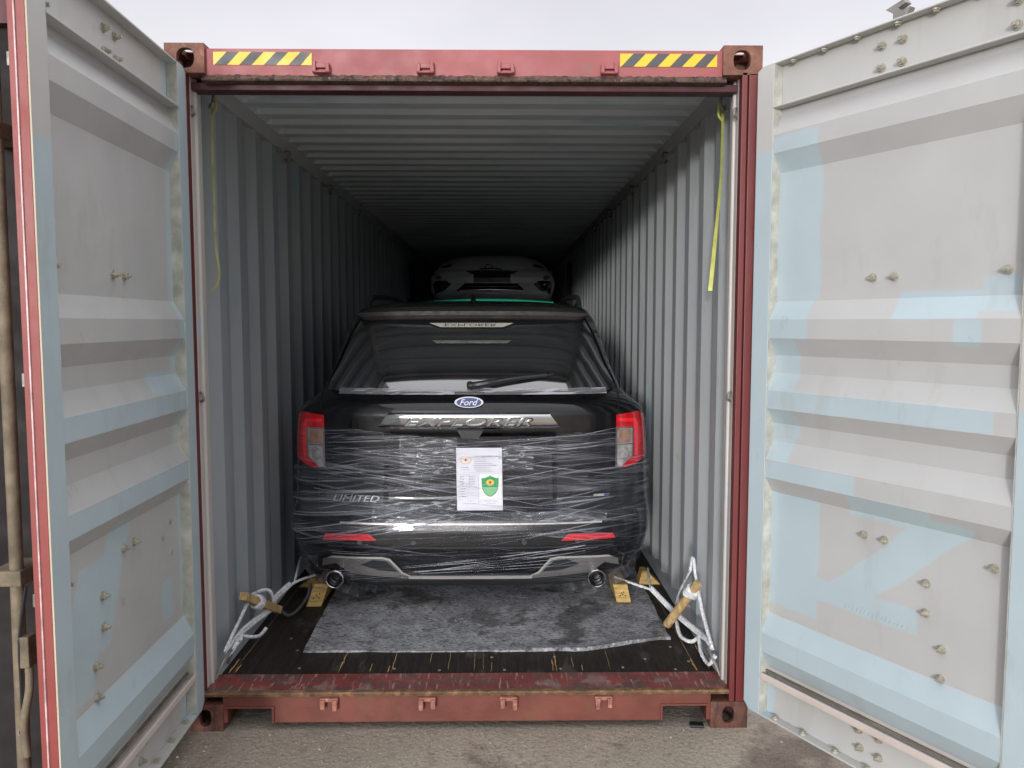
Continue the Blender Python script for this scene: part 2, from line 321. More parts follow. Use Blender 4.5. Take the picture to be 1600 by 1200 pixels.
# floor
m=MB().box(-1.13,1.13,.19,YE-.1,.135,.168); fl=build(m,'container_floor','floor_wood',C)
m=MB()
for (x,y0,y1,w_) in [(-1.08,.2,1.6,.003),(1.05,.2,1.5,.003),(-1.10,.2,.36,.010),(-1.073,.2,.30,.007),(1.107,.22,.52,.010),(1.045,.2,.33,.009),(.40,.2,.42,.004),(.386,.2,.34,.006),(-.60,.2,.44,.006),(-.36,.2,.45,.004),(-.375,.2,.27,.006),(-.46,.2,.3,.004),(.48,.24,.36,.003),(.52,.2,.27,.004),(.10,.2,.31,.003),(-.19,.3,.44,.003),(-.10,.22,.42,.003),(.02,.2,.45,.002),(.06,.2,.44,.002),(.65,.21,.5,.002)]:
    n=8; rows=[[],[]]
    for i in range(n+1):
        t=i/n; ww=w_*(math.sin(math.pi*min(1,t*1.0))**.5*.8+.2)*random.uniform(.5,1); yy=y0+(y1-y0)*t; xx=x+random.uniform(-.002,.002)
        rows[0].append((xx-ww/2,yy,.1695)); rows[1].append((xx+ww/2,yy,.1695))
    m.grid(rows)
build(m,'scraped_wood','splinter',C)
scr=None
for i,(x,y) in enumerate([(-.79,.25),(-.60,.31),(-.35,.24),(-.14,.22),(.16,.22),(.42,.23),(.71,.24),(.95,.215),(1.03,.30),(.83,.33),(.40,.36),(.10,.36),(-.85,.45),(-.92,.6),(.98,.47)]):
    if scr is None: scr=o=build(MB().cyl((0,0,-.002),(0,0,.0016),.007,10),'floor_screw','screw',C,local=True)
    else: o=scr.copy(); col.objects.link(o); o.parent=C
    o.location=(x,y,.169)
# header
m=MB().prism([(.02,2.881),(.02,2.764),(.07,2.757),(.13,2.757),(.13,2.881)],-1.06,1.06,'x'); build(m,'door_header','header_red',C,bevel=.003)
m=MB(); n=170; rows=[]
for i in range(n+1):
    x=-1.075+2.15*i/n; e=random.uniform(-.003,.003); f=random.uniform(-.002,.004)
    rows.append([(x,.0195,2.776+e),(x,.015-f*.6,2.766+f*.5),(x,.010-f,2.757+e*.5),(x,.012,2.751),(x,.06,2.750)])
m.grid(rows); build(m,'header_lip','header_dirt',C,smooth=True)
m=MB().box(-1.137,1.137,.06,.135,2.726,2.757); build(m,'header_gutter','gutter_dark',C,bevel=.003)
m=MB().box(-1.137,1.137,.137,.20,2.76,2.80); build(m,'header_lining','rail_paint',C)
# sill
m=MB().box(-1.137,1.137,.012,.188,.155,.171); build(m,'sill_plate','sill_top',C,bevel=.004)
m=MB(); rows=[]
for i in range(n+1):
    x=-1.137+2.274*i/n; f=random.uniform(0,.002)
    rows.append([(x,.020,.1725+f),(x,-.001-f,.172+f),(x,-.004-f,.166),(x,-.001,.154),(x,.012,.150)])
m.grid(rows); build(m,'sill_edge','rust_edge',C,smooth=True)
m=MB()
def fr(x0,x1,z0,z1): m.box(x0,x1,.006,.05,z0,z1)
fr(-.85,.85,.034,.156); fr(-1.06,-.85,.106,.156); fr(.85,1.06,.106,.156); fr(-1.06,-1.04,.036,.106); fr(1.04,1.06,.036,.106)
m2=MB().prism([(-1.06,.034),(-1.04,.034),(-1.04,.104),(-.85,.104),(-.85,.034),(.85,.034),(.85,.104),(1.04,.104),(1.04,.034),(1.06,.034),(1.06,.155),(-1.06,.155)],.006,.05,'y')
build(m2,'door_sill','sill_red',C,bevel=.003)
m=MB()
for s in (-1,1):
    x0,x1=sorted((s*.845,s*1.045)); m.box(x0,x1,-.002,.008,.101,.109); m.box(*sorted((s*.838,s*.848)),-.002,.008,.036,.109)
m.box(-.85,.85,.05,.06,.036,.1).box(-.85,.85,.05,.35,.034,.04); build(m,'pocket_trim','sill_red',C,bevel=.002)
# cross members under the floor
for y in (.45,.9,1.35,1.8,2.4,3.0): build(MB().box(-1.13,1.13,y,y+.04,.04,.134),'cross_member','dark_red',C)
# castings with real holes
def casting(sx,sy,top):
    z0,z1=(2.778,2.896) if top else (0,.118)
    x0,x1=sorted((sx*1.058,sx*1.219)); y0,y1=(0,.178) if sy==0 else (YE-.178,YE)
    m=MB(); r=.014; xo=sx*1.219; 
    m.box(x0,x1,y0,y1,z0,z1); o=build(m,'corner_casting','casting' if top else 'casting_low',C)
    def cut(mb):
        c=build(mb,'cut','seam'); md=o.modifiers.new('b','BOOLEAN'); md.object=c; md.operation='DIFFERENCE'; md.solver='EXACT'; return c
    cx=(x0+x1)/2; cy=(y0+y1)/2; cz=(z0+z1)/2; cs=[]
    cs.append(cut(MB().box(x0+.026,x1-.026,y0+.026,y1-.026,z0+.026,z1-.026)))
    el=lambda a,b,n=24:[(a*math.copysign(abs(math.cos(t))**.8,math.cos(t)),b*math.copysign(abs(math.sin(t))**.8,math.sin(t))) for t in [2*math.pi*i/n for i in range(n)]]
    hw,hh=(.036,.040) if top else (.026,.038)
    hx=cx+(sx*-.004)
    cs.append(cut(MB().prism([(hx+a,cz+b) for a,b in el(hw,hh)],y0-.01,y0+.05,'y') if sy==0 else MB().prism([(hx+a,cz+b) for a,b in el(hw,hh)],y1-.05,y1+.01,'y')))
    cs.append(cut(MB().prism([(cy+a,cz+b) for a,b in el(.045,.036)],*sorted((sx*1.16,sx*1.23)),'x')))
    zz=(z1-.05,z1+.01) if top else (z0-.01,z0+.05)
    cs.append(cut(MB().prism([(cx+a,cy+b) for a,b in el(.032,.060)],zz[0],zz[1],'z')))
    bv=o.modifiers.new('bv','BEVEL'); bv.width=.007; bv.segments=3; bv.limit_method='ANGLE'; bv.angle_limit=R(50)
    dg=bpy.context.evaluated_depsgraph_get(); me=bpy.data.meshes.new_from_object(o.evaluated_get(dg)); o.modifiers.clear(); o.data=me
    me.polygons.foreach_set('use_smooth',[True]*len(me.polygons)); me.set_sharp_from_angle(angle=R(35))
    for c in cs: bpy.data.objects.remove(c)
for sx in (-1,1):
    for sy in (0,1):
        for top in (True,False): casting(sx,sy,top)
# hazard stickers
for x0,x1 in ((-1.027,-.627),(.636,1.036)):
    st=build(MB().box(x0,x1,.0175,.0195,2.815,2.8665),'hazard_sticker','yellow',C)
    m=MB(); W=x1-x0; H=.0515; p=.1; k=0
    for i in range(4):
        a=x0+.005+i*p; 
        poly=[(a+.0,2.815),(a+.05,2.815),(a+.05+.05,2.8665),(a+.05,2.8665)]
        poly=[(min(max(q[0],x0),x1),q[1]) for q in poly]; m.prism(poly,.0165,.0175,'y')
    build(m,'black_stripes','sticker_grey',st)
# keepers
def keeper(x,z,up,fl):
    m=MB(); y=.02 if up else .006
    m.box(x-.034,x+.034,y-.006,y,z-(.026 if up else -.0),z+.022)
    if not up:
        for s in (-1,1): m.prism([(x+s*.026-.011,z+.018),(x+s*.026+.011,z+.018),(x+s*.026+.009,z-.030 if (s>0)==fl else z-.022),(x+s*.026-.009,z-.030 if (s>0)==fl else z-.022)],y-.034,y-.004,'y')
        m.box(x-.038,x+.038,y-.022,y-.004,z+.006,z+.022); build(m,'bar_keeper','keeper_worn',C,bevel=.003); return
    for s,h in ((-1,.024 if fl else .014),(1,.014 if fl else .024)):
        m.prism([(x+s*.028-.008,z-.022),(x+s*.028+.008,z-.022),(x+s*.026+.007,z+h),(x+s*.026-.007,z+h)],y-.030,y-.004,'y')
    m.box(x-.026,x+.026,y-.022,y-.004,z-.004,z+.016) if up else m.box(x-.022,x+.022,y-.022,y-.004,z+.002,z+.018)
    m.prism([(x-.036,z-.024),(x+.036,z-.024),(x+.03,z-.016),(x-.03,z-.016)],y-.028,y-.004,'y')
    build(m,'bar_keeper','header_red' if up else 'sill_red',C,bevel=.003)
for i,x in enumerate((-.586,-.162,.166,.590)): keeper(x,2.803,True,i in (0,2))
for i,x in enumerate((-.598,-.175,.178,.589)): keeper(x,.128,False,i in (0,2))
# lashing rings along the top rails and low at the posts
for sx in (-1,1):
    for y,z in [(.34,2.77),(1.62,2.785),(2.85,2.79),(4.1,2.79),(5.3,2.79),(6.5,2.79),(.05,2.64),(.05,1.45)]:
        if y<.1:
            P=[(sx*1.139,.06,z+.02),(sx*1.122,.045,z+.012),(sx*1.118,.045,z-.012),(sx*1.139,.06,z-.022)]
        else:
            P=[(sx*1.17,y+.0,z+.02),(sx*1.135,y-.03,z+.01),(sx*1.13,y-.05,z-.035),(sx*1.15,y-.03,z-.05),(sx*1.17,y+.03,z-.02)]
        build(MB().tube(catmull(P,5),.006,8),'lashing_ring','galv',C,smooth=True)
    P=[(sx*1.137,.14,.17),(sx*1.11,.17,.24),(sx*1.10,.24,.26),(sx*1.12,.30,.22),(sx*1.137,.30,.17)]
    build(MB().tube(catmull(P,6),.007,8),'lashing_ring','galv',C,smooth=True)
# ------------------------------------------------------------ doors (local: x=s from hinge, y, z). sg*y = towards the interior face
def door(hx,hy,th,sg,panelmat,framemat,left):
    D=None
    def ty(t): return sg*t
    def bx(m,s0,s1,t0,t1,z0,z1): m.box(s0,s1,*sorted((ty(t0),ty(t1))),z0,z1)
    ZB,ZT=.113,2.795; E0,E1=(1.052,1.147) if left else (1.072,1.165); TO=.0455 if left else .062; FB=-.045 if left else -.055
    # frame
    m=MB()
    ch=.03
    m.prism([(0,ZB+ch),(ch,ZB),(.088,ZB),(.088,ZT),(ch,ZT),(0,ZT-ch*.6)],*sorted((ty(FB),ty(0))),'y')
    bx(m,E0,E1,FB,0,ZB,ZT)
    bx(m,.088,E0,min(FB,-.046),-.044,2.62,ZT)      # top recess back
    bx(m,.088,E0,-.044,0,2.788,ZT)         # top flange
    bx(m,.088,E0,-.044,.004,2.616,2.624)   # lower flange
    bx(m,.088,E0,min(FB,-.046),-.044,ZB,.30)
    bx(m,.088,E0,-.044,.0,ZB,.121)
    D=build(m,'container_door',framemat,C,local=True,bevel=.003)
    D.location=(hx,hy,0); D.rotation_euler=(0,0,th)
    # panel
    ridge,base=-.003,-.043
    prof=[(2.616,base),(2.590,base),(2.512,ridge),(2.440,ridge),(2.365,base),(1.850,base),(1.778,ridge),(1.703,ridge),(1.633,base),(1.562,base),(1.490,ridge),(1.416,ridge),(1.354,base),(1.280,base),(1.204,ridge),(1.130,ridge),(1.067,base),(.552,base),(.472,ridge),(.392,ridge),(.318,base),(.298,base)]
    m=MB(); ss=[.088+(E0-.088)*i/24 for i in range(25)]
    rows=[]
    for z,t in prof: rows.append([(s,ty(t),z) for s in ss])
    m.grid(rows); pn=build(m,'door_panel',panelmat,D,local=True)
    # caulk along the frame
    m=MB(); bx(m,.088,.091,-.043,-.001,.12,2.79); bx(m,(E0-.003),E0,-.043,-.001,.12,2.79)
    build(m,'sealant','caulk',D,local=True)
    # lips
    m=MB(); bx(m,.091,(E0-.003),-.040,.0,.270,.276); bx(m,.091,(E0-.003),-.008,.003,.276,.300); build(m,'door_lip','door_lip',D,local=True,bevel=.002)
    m=MB(); bx(m,.091,(E0-.003),-.040,-.030,.300,.306); build(m,'lip_joint','rod_tan',D,local=True)
    # edge and gasket
    m=MB(); bx(m,(E1+.001),(E1+.007),-.026,-.002,ZB+.01,ZT); bx(m,(E1+.001),(E1+.011),-TO,-.031,ZB,ZT); bx(m,E1-.02,(E1+.001),FB-.0013,FB-.0001,ZB,ZT); build(m,'edge_strip','door_red',D,local=True,bevel=.002)
    m=MB(); bx(m,(E1+.001),(E1+.0115),-.0305,-.0265,ZB+.02,ZT-.02)
    build(m,'edge_seam','edge_highlight' if left else 'gasket',D,local=True)  # on the left door the seam strip carries a painted pale highlight
    m=MB(); bx(m,(E1+.001),(E1+.005),-.002,.003,ZB+.01,ZT); build(m,'edge_bead','cream',D,local=True)
    m=MB(); bx(m,.0,(E1-.03 if left else E1-.004),-.066,FB-.0015,ZB,ZT+(.004)); build(m,'outer_skin','dark_red',D,local=True)
    # bolts
    L_=[(.532,1.926,1),(.616,1.926,1),(1.001,1.928,1),(.532,.987,1),(.616,.987,1),(1.002,.988,1),(.779,.875,1),(.781,.772,1),(.843,.666,1),(.843,.564,1),(.537,2.732,1),(.617,2.732,1),(.537,2.657,1),(.617,2.657,1),(.994,2.66,1),(.994,2.732,1),(.539,.246,1),(.625,.249,1),(.545,.179,1),(.625,.179,1),(.20,.975,0),(.28,.93,0),(.2,.85,0)]
    protos={}
    for s,z,big in L_:
        if not left and not big: continue
        for key in [(big,)]:
            if key not in protos:
                m=MB()
                if big:
                    m.tube([(0,ty(-.001),0),(0,ty(.004),0)],.0155,16); m.tube([(0,ty(.004),0),(0,ty(.014),0)],.0115,6); m.tube([(0,ty(.014),0),(0,ty(.026),0)],.0065,8)
                else: m.tube([(0,ty(-.001),0),(0,ty(.004),0)],.009,12)
                protos[key]=o=build(m,'bolt','bolt_metal',D,local=True)
            else: o=protos[key].copy(); col.objects.link(o); o.parent=D
            o.location=(s,ty(base),z); o.rotation_euler=(0,random.uniform(0,6),0)
    pr=None
    for i in range(7):
        s=.16+i*.146
        for z,dz in ((2.7885,-1),(.121,1)):
            if left and dz<0: continue
            if pr is None:
                pr=o=build(MB().tube([(0,0,-.003),(0,0,.006)],.014,12).tube([(0,0,.006),(0,0,.011)],.009,6),'rivet','bolt_metal',D,local=True)
            else: o=pr.copy(); col.objects.link(o); o.parent=D
            o.location=(s+random.uniform(-.01,.01),ty(-.022),z+dz*.001); o.rotation_euler=(0 if dz>0 else math.pi,0,0)
    # locking bars outside
    for s in (.56,1.0):
        m=MB().tube([(s,ty(-.105),.06),(s,ty(-.105),2.83)],.017,12)
        m.prism([(s-.02,2.825),(s+.03,2.825),(s+.045,2.855),(s+.012,2.850),(s+.0,2.862),(s+.03,2.872),(s+.02,2.888),(s-.05,2.872),(s-.02,2.85)],*sorted((ty(-.12),ty(-.088))),'y')
        m.prism([(s-.02,.07),(s+.03,.07),(s+.05,.04),(s-.04,.03)],*sorted((ty(-.12),ty(-.088))),'y')
        for z in (.35,.95,1.6,2.5): bx(m,s-.03,s+.03,-.125,-.072,z-.02,z+.02)
        build(m,'locking_bar','galv',D,local=True,bevel=.002)
    for z in (.3,1.1,1.9,2.6): build(MB().tube([(-.012,ty(-.05),z-.04),(-.012,ty(-.05),z+.04)],.014,10),'hinge','casting',D,local=True)
    return D
thL=R(1.4608); thR=R(28.6)
dl=door(-1.135,.0,-math.pi/2+thL,1,'door_left_panel','frame_left_paint',True)
dr=door(1.19,-.03,-math.pi/2+thR,-1,'door_right_panel','frame_right_paint',False)
dl['label']='left door standing straight out'; dr['label']='right door swung further open, hook above its top edge'
m=MB(); 
for k in range(16):
    x=.455+k*.017+random.uniform(-.003,.003); z=.690-.0*k; h=random.uniform(.012,.03)*(1 if k<11 else .5)
    m.tube([(x,.0432,z+.0+random.uniform(-.004,.004)),(x+.008,.0432,z+h)],.0010,4)
for v in range(len(m.v)): pass
build(MB().add([(a,b,c) for a,b,c in m.v],m.f),'pencil_scribble','pencil',dr,local=True)
# ------------------------------------------------------------ neighbouring container (its front at the far left)
NB=thing('shipping_container',(-1.5,-.95,0),'dark neighbouring container with a dusty tan locking rod, seen past the left door','shipping container')
build(MB().box(-3.7,-1.235,-.93,1.8,.14,2.86),'container_body','neigh_dark',NB)
build(MB().box(-3.7,-1.22,-.965,-.932,2.62,2.86),'door_header','neigh_red',NB)
build(MB().tube([(-1.272,-1.05,.05),(-1.262,-1.05,1.2),(-1.262,-1.05,2.85)],.0185,16),'locking_rod','rod_tan',NB,smooth=True)
for z in (.28,1.028,2.3): build(MB().box(-1.33,-1.238,-1.075,-.931,z-.023,z+.023),'rod_bracket','rod_tan',NB,bevel=.004)
hb=MB().box(-1.252,-1.222,-1.08,-1.04,.765,.858)
hb.tube(catmull([(-1.235,-1.06,.77),(-1.228,-1.075,.70),(-1.245,-1.08,.60),(-1.24,-1.08,.50)],6),[.012]*19,8)
build(hb,'rod_handle','rod_tan',NB,bevel=.003)
build(MB().tube(catmull([(-1.238,-1.05,1.0),(-1.248,-1.075,.86),(-1.25,-1.075,.72),(-1.248,-1.08,.60)],6),.005,6),'retainer_cable','black_rubber',NB,smooth=True)
build(MB().ring((-1.25,-1.08,.575),(0,1,0),.012,.003,16,6),'cable_ring','galv',NB,smooth=True)

def disc2(cx,cz,f):
    return polypatch([(cx+.05*math.cos(2*math.pi*i/16),cz+.03*math.sin(2*math.pi*i/16)) for i in range(16)],.012,.006,f,.06)
# film materials
def film(name,base_f,streaks,glossr=.12,colr=(.80,.82,.88),bumpd=.006,mod=False):
    m=bpy.data.materials.new(name); m.use_nodes=True; t=m.node_tree; t.nodes.clear(); l=t.links.new
    out=N(t,'ShaderNodeOutputMaterial'); mixs=N(t,'ShaderNodeMixShader'); tr=N(t,'ShaderNodeBsdfTransparent'); b=N(t,'ShaderNodeBsdfPrincipled')
    b.inputs['Base Color'].default_value=c4(colr); b.inputs['Roughness'].default_value=glossr; setp(b,'Specular IOR Level',1.0)
    tc=N(t,'ShaderNodeTexCoord'); acc=None; hacc=None
    for ang,sx,sz,lo,hi,amt in streaks:
        mp=N(t,'ShaderNodeMapping'); mp.inputs['Rotation'].default_value=(0,R(ang),0)
        mp2=N(t,'ShaderNodeMapping'); mp2.inputs['Scale'].default_value=(sx,.3,sz)
        l(tc.outputs['Object'],mp.inputs[0]); l(mp.outputs[0],mp2.inputs[0])
        n=N(t,'ShaderNodeTexNoise'); n.inputs['Scale'].default_value=1; n.inputs['Detail'].default_value=2; n.inputs['Roughness'].default_value=.5; l(mp2.outputs[0],n.inputs['Vector'])
        r=N(t,'ShaderNodeMapRange'); l(n.outputs['Fac'],r.inputs[0])
        for i,v in enumerate((lo,hi,0,amt)): r.inputs[1+i].default_value=v
        if acc is None: acc=r.outputs[0]; hacc=n.outputs['Fac']
        else:
            q=N(t,'ShaderNodeMath',operation='MAXIMUM'); l(acc,q.inputs[0]); l(r.outputs[0],q.inputs[1]); acc=q.outputs[0]
            q=N(t,'ShaderNodeMath',operation='ADD'); l(hacc,q.inputs[0]); l(n.outputs['Fac'],q.inputs[1]); hacc=q.outputs[0]
    if mod:
        mp=N(t,'ShaderNodeMapping'); mp.inputs['Scale'].default_value=(2.6,.5,4.2); mp.inputs['Location'].default_value=(3.1,0,1.7); l(tc.outputs['Object'],mp.inputs[0])
        n=N(t,'ShaderNodeTexNoise'); n.inputs['Scale'].default_value=1; n.inputs['Detail'].default_value=2; l(mp.outputs[0],n.inputs['Vector'])
        r=N(t,'ShaderNodeMapRange'); l(n.outputs['Fac'],r.inputs[0])
        for i,v in enumerate((.40,.62,.12,1.3)): r.inputs[1+i].default_value=v
        q=N(t,'ShaderNodeMath',operation='MULTIPLY'); l(acc,q.inputs[0]); l(r.outputs[0],q.inputs[1]); acc=q.outputs[0]
    q=N(t,'ShaderNodeMath',operation='ADD'); q.use_clamp=True; q.inputs[1].default_value=base_f; l(acc,q.inputs[0])
    bn=N(t,'ShaderNodeBump'); bn.inputs['Strength'].default_value=1; bn.inputs['Distance'].default_value=bumpd; l(hacc,bn.inputs['Height']); l(bn.outputs[0],b.inputs['Normal'])
    l(q.outputs[0],mixs.inputs[0]); l(tr.outputs[0],mixs.inputs[1]); l(b.outputs[0],mixs.inputs[2]); l(mixs.outputs[0],out.inputs[0]); MATS[name]=m
film('wrap',.015,[(4,.7,80,.61,.68,.26),(-8,.8,110,.62,.68,.30),(11,.9,160,.63,.68,.42),(-3,.6,22,.54,.75,.10)],.07,(.42,.44,.52),.007,True)
film('wrap_loose',.10,[(40,12,40,.52,.70,.40),(-50,10,30,.54,.7,.3)])
film('strand',.04,[(0,4,9,.48,.64,.6)],.15,(.80,.82,.88),.0)
film('ribbon',.012,[(3,1.0,110,.58,.66,.20),(-5,1.2,190,.60,.68,.24)],.06,(.50,.52,.60),.004)
film('crinkle',.05,[(0,14,90,.54,.64,.34)],.10,(.66,.70,.74),.003)
film('seal_film',.25,[(3,5,60,.5,.62,.6)],.2,(.7,.7,.75))
# ------------------------------------------------------------ SUV
ZC=[(.30,1.02),(.34,.96),(.40,.92),(.48,.885),(.56,.87),(.64,.87),(.70,.88),(.735,.895),(.755,.925),(.80,.950),(.95,.942),(1.10,.934),(1.19,.930),(1.27,.928),(1.30,.936),(1.312,.941),(1.342,.9565),(1.355,.975),(1.385,1.062),(1.43,1.083),(1.48,1.109),(1.55,1.150),(1.62,1.200),(1.70,1.262),(1.79,1.345),(1.84,1.40)]
ZW=[(.30,.70),(.34,.80),(.40,.905),(.50,.982),(.60,1.008),(.70,1.016),(.85,1.014),(1.0,1.004),(1.1,.999),(1.2,.990),(1.28,.976),(1.31,.952),(1.345,.90),(1.39,.862),(1.55,.80),(1.70,.762),(1.79,.73),(1.84,.70)]
ZK=[(.3,.16),(.45,.28),(.7,.33),(1.3,.30),(1.42,.26),(1.84,.20)]
CX=-.022
def lerp(T,z):
    if z<=T[0][0]: return T[0][1]
    for (a,b),(c,d) in zip(T,T[1:]):
        if z<=c: return b+(d-b)*(z-a)/(c-a)
    return T[-1][1]
def sm(a,b,x):
    t=max(0,min(1,(x-a)/(b-a))); return t*t*(3-2*t)
def Y0(x,z):
    w_=lerp(ZW,z); t=min(1,abs(x-CX)/w_); p=2.8
    return lerp(ZC,z)+lerp(ZK,z)*(1-(1-t**p)**(1/p))
def YB(x,z):
    y=Y0(x,z); a=abs(x-CX)
    ins=(1-sm(.44,.475,a+.06*(z-.97)))*sm(.765,.80,z)*(1-sm(1.15,1.175,z))
    return y+.028*ins
SUV=thing('suv',(CX,3.3,.168),'black SUV reversed into the container with its tail wrapped in clear film','suv')
def ringpts(z):
    w_=lerp(ZW,z); out=[]
    nx=120
    for i in range(nx+1):
        ph=(i/nx-.5)*math.pi; t=math.sin(ph); t=math.copysign(abs(t)**.9,t); x=CX+w_*t; out.append((x,YB(x,z),z))
    yr=Y0(CX+w_,z); yf=5.95 if z<.75 else 5.95-(z-.75)*.5
    if z>1.16: yf=5.745-(z-1.16)*6.0 if z<1.34 else 4.66-(z-1.34)*2.0
    kf=.35 if z<1.2 else .2
    ys=[yr+(yf-kf-yr)*i/60 for i in range(1,61)]
    def side(y,s):
        x=w_
        for yw in (1.98,4.98):
            dd=math.hypot(y-yw,z-.54)
            if dd<.42: x=min(x,.74)
        return (CX+s*x,y,z)
    out+= [side(y,1) for y in ys]
    for i in range(1,24):
        ph=(.5-i/24)*math.pi; t=math.sin(ph); p=2.5; out.append((CX+w_*t,yf-kf*(1-(1-abs(t)**p)**(1/p)),z))
    out+= [side(y,-1) for y in ys[::-1]]
    return out
zs=[.30+ (1.84-.30)*i/140 for i in range(141)]
m=MB(); rows=[ringpts(z) for z in zs]
top=rows[-1]
for z,f,yo in ((1.865,.93,.12),(1.885,.80,.4),(1.90,.55,.75),(1.908,.2,1.2)):
    rows.append([(CX+(x-CX)*f, 2.3+(y-2.3)*(1-yo/2.2) if y<2.3 else y-(y-2.3)*yo/2.2, z) for x,y,_ in top])
m.grid(rows,True); n=len(rows[0]); o0=(len(rows)-1)*n; m.f.append(tuple(o0+i for i in range(n))); m.f.append(tuple(range(n))[::-1])
body=build(m,'body','car_black',SUV,smooth=True,ang=28)
def patch(x0,x1,z0,z1,off,nx=20,nz=8,x0t=None,x1t=None,f=Y0):
    x0t=x0 if x0t is None else x0t; x1t=x1 if x1t is None else x1t; rows=[]
    for j in range(nz+1):
        v=j/nz; z=z0+(z1-z0)*v; a=x0+(x0t-x0)*v; b=x1+(x1t-x1)*v
        rows.append([(a+(b-a)*i/nx,f(a+(b-a)*i/nx,z)-off,z) for i in range(nx+1)])
    return rows
def slab(rows,th):
    m=MB(); m.grid(rows); back=[[(x,y+th,z) for x,y,z in r] for r in rows]; m.grid([r[::-1] for r in back])
    m.grid([rows[0],back[0]]); m.grid([back[-1],rows[-1]]); m.grid([[r[0] for r in rows],[r[0] for r in back]]); m.grid([[r[-1] for r in back],[r[-1] for r in rows]]); return m
def polypatch(poly,off,th=.006,f=Y0,step=.03):
    # polygon in (x,z) laid on the rear surface: subdivided along its edges, fan of a fine triangulation
    bm=bmesh.new(); vs=[bm.verts.new((x,0,z)) for x,z in poly]; bm.faces.new(vs); bmesh.ops.triangulate(bm,faces=bm.faces[:])
    for _ in range(4):
        es=[e for e in bm.edges if e.calc_length()>step]
        if not es: break
        bmesh.ops.subdivide_edges(bm,edges=es,cuts=1); bmesh.ops.triangulate(bm,faces=[q for q in bm.faces if len(q.verts)>3])
    r=bmesh.ops.extrude_face_region(bm,geom=bm.faces[:]); ev=[v for v in r['geom'] if isinstance(v,bmesh.types.BMVert)]; es=set(ev)
    for v in bm.verts:
        y=f(v.co.x,v.co.z)-off
        v.co.y=y+(th if v in es else 0)
    bm.verts.index_update(); m=MB(); m.add([v.co[:] for v in bm.verts],[tuple(v.index for v in q.verts) for q in bm.faces]); bm.free(); return m
# rear window
gl=build(MB().grid(patch(-.845,.80,1.385,1.80,.006,40,20,-.735,.69)),'rear_window','car_glass',SUV,smooth=True)
# spoiler
m=MB(); rows=[]
for i in range(49):
    x=CX+(-.675+1.35*i/48); a=abs(x-CX)/.675; k=.09*a**3; z=-.012*a**4
    zz=1.0-(.0 if a<.93 else (a-.93)/.07*.55)
    prof=[(1.62,1.868),(1.45,1.862),(1.33,1.846),(1.285,1.832),(1.285,1.810),(1.300,1.790),(1.33,1.783),(1.40,1.79),(1.5,1.80),(1.62,1.80)]
    rows.append([(x,y+k*(1 if y<1.5 else 0),1.83+(q-1.83)*zz+z) for y,q in prof])
m.grid(rows,True); build(m,'spoiler','dusty_trim',SUV,smooth=True)
m=MB().add([(-.674+CX,0,0)],[])
for s in (-1,1):
    m=MB(); r_=[]
    for j in range(9):
        v=j/8; z=1.80-v*.37; x=CX+s*(lerp(ZW,z)-.012); xi=CX+s*(lerp(ZW,z)-.055+.03*v)
        r_.append([(xi,Y0(xi,z)-.018,z),(x,Y0(x,z)-.010,z),(x,Y0(x,z)+.08,z)])
    m.grid(r_); build(m,'pillar_trim','car_black',SUV,smooth=True)
# high lamp strip; mirror image of the bar lettering modelled on it
hl=build(slab(patch(-.204,.158,1.740,1.764,.020,20,2,-.272,.219),.006),'high_brake_lamp','hms',SUV)
build(text_mb('EXPLORER',-.03,1.753,.30,.015,0,.0012,0,lambda x,z:Y0(x,z)-.021,True),'mirrored_lettering','seam',hl)
build(slab(patch(-.221,.180,1.648,1.664,.010,20,2,-.25,.208),.003),'glass_reflection','hms_dim',gl)  # faint doubled reflection on the glass, modelled as a dim strip
# wiper
m=MB().tube(catmull([(-.035,Y0(-.035,1.42)-.02,1.418),(.03,Y0(.03,1.42)-.04,1.425),(.2,Y0(.2,1.46)-.045,1.455),(.40,Y0(.4,1.48)-.03,1.474)],8),[.024]*4+[.020]*8+[.013]*13,10)
wp=build(m,'rear_wiper','black_rubber',SUV,smooth=True)
build(MB().tube(catmull([(.05,Y0(.05,1.42)-.012,1.412),(.25,Y0(.25,1.46)-.012,1.45),(.44,Y0(.44,1.475)-.012,1.478)],6),.006,6),'wiper_blade','black_rubber',wp,smooth=True)
# white film strip taped along the window base
m=MB(); rows=[]
for i in range(61):
    x=-.76+1.5*i/60; zt=1.402+.006*noise.noise((x*9,0,0)); rows.append([(x,Y0(x,1.372)-.012-.004*noise.noise((x*20,2,0)),1.372),(x,Y0(x,zt)-.010,zt)])
m.grid(rows); build(m,'window_base_seal','seal_film',SUV,smooth=True)
build(MB().box(-.11,.05,1.015,1.03,1.372,1.386),'washer_cover','black_rubber',SUV,bevel=.003)
# badge
def disc(cx,cz,a,b,off,th,n=32): return polypatch([(cx+a*math.cos(2*math.pi*i/n),cz+b*math.sin(2*math.pi*i/n)) for i in range(n)],off,th,step=.06)
fb=lambda x,z:Y0(-.028,1.33)+.45*(z-1.33)-.004
def discf(a,b,off,th,f,n=32): return polypatch([(-.028+a*math.cos(2*math.pi*i/n),1.337+b*math.sin(2*math.pi*i/n)) for i in range(n)],off,th,f,.06)
bd=build(discf(.078,.029,.010,.014,fb),'oval_badge','chrome_text',SUV)
build(discf(.067,.0235,.0125,.003,fb),'badge_field','badge_blue',bd)
build(text_mb('Ford',-.028,1.337,.098,.031,0,.0012,.35,lambda x,z:fb(x,z)-.0135),'badge_script','white',bd)
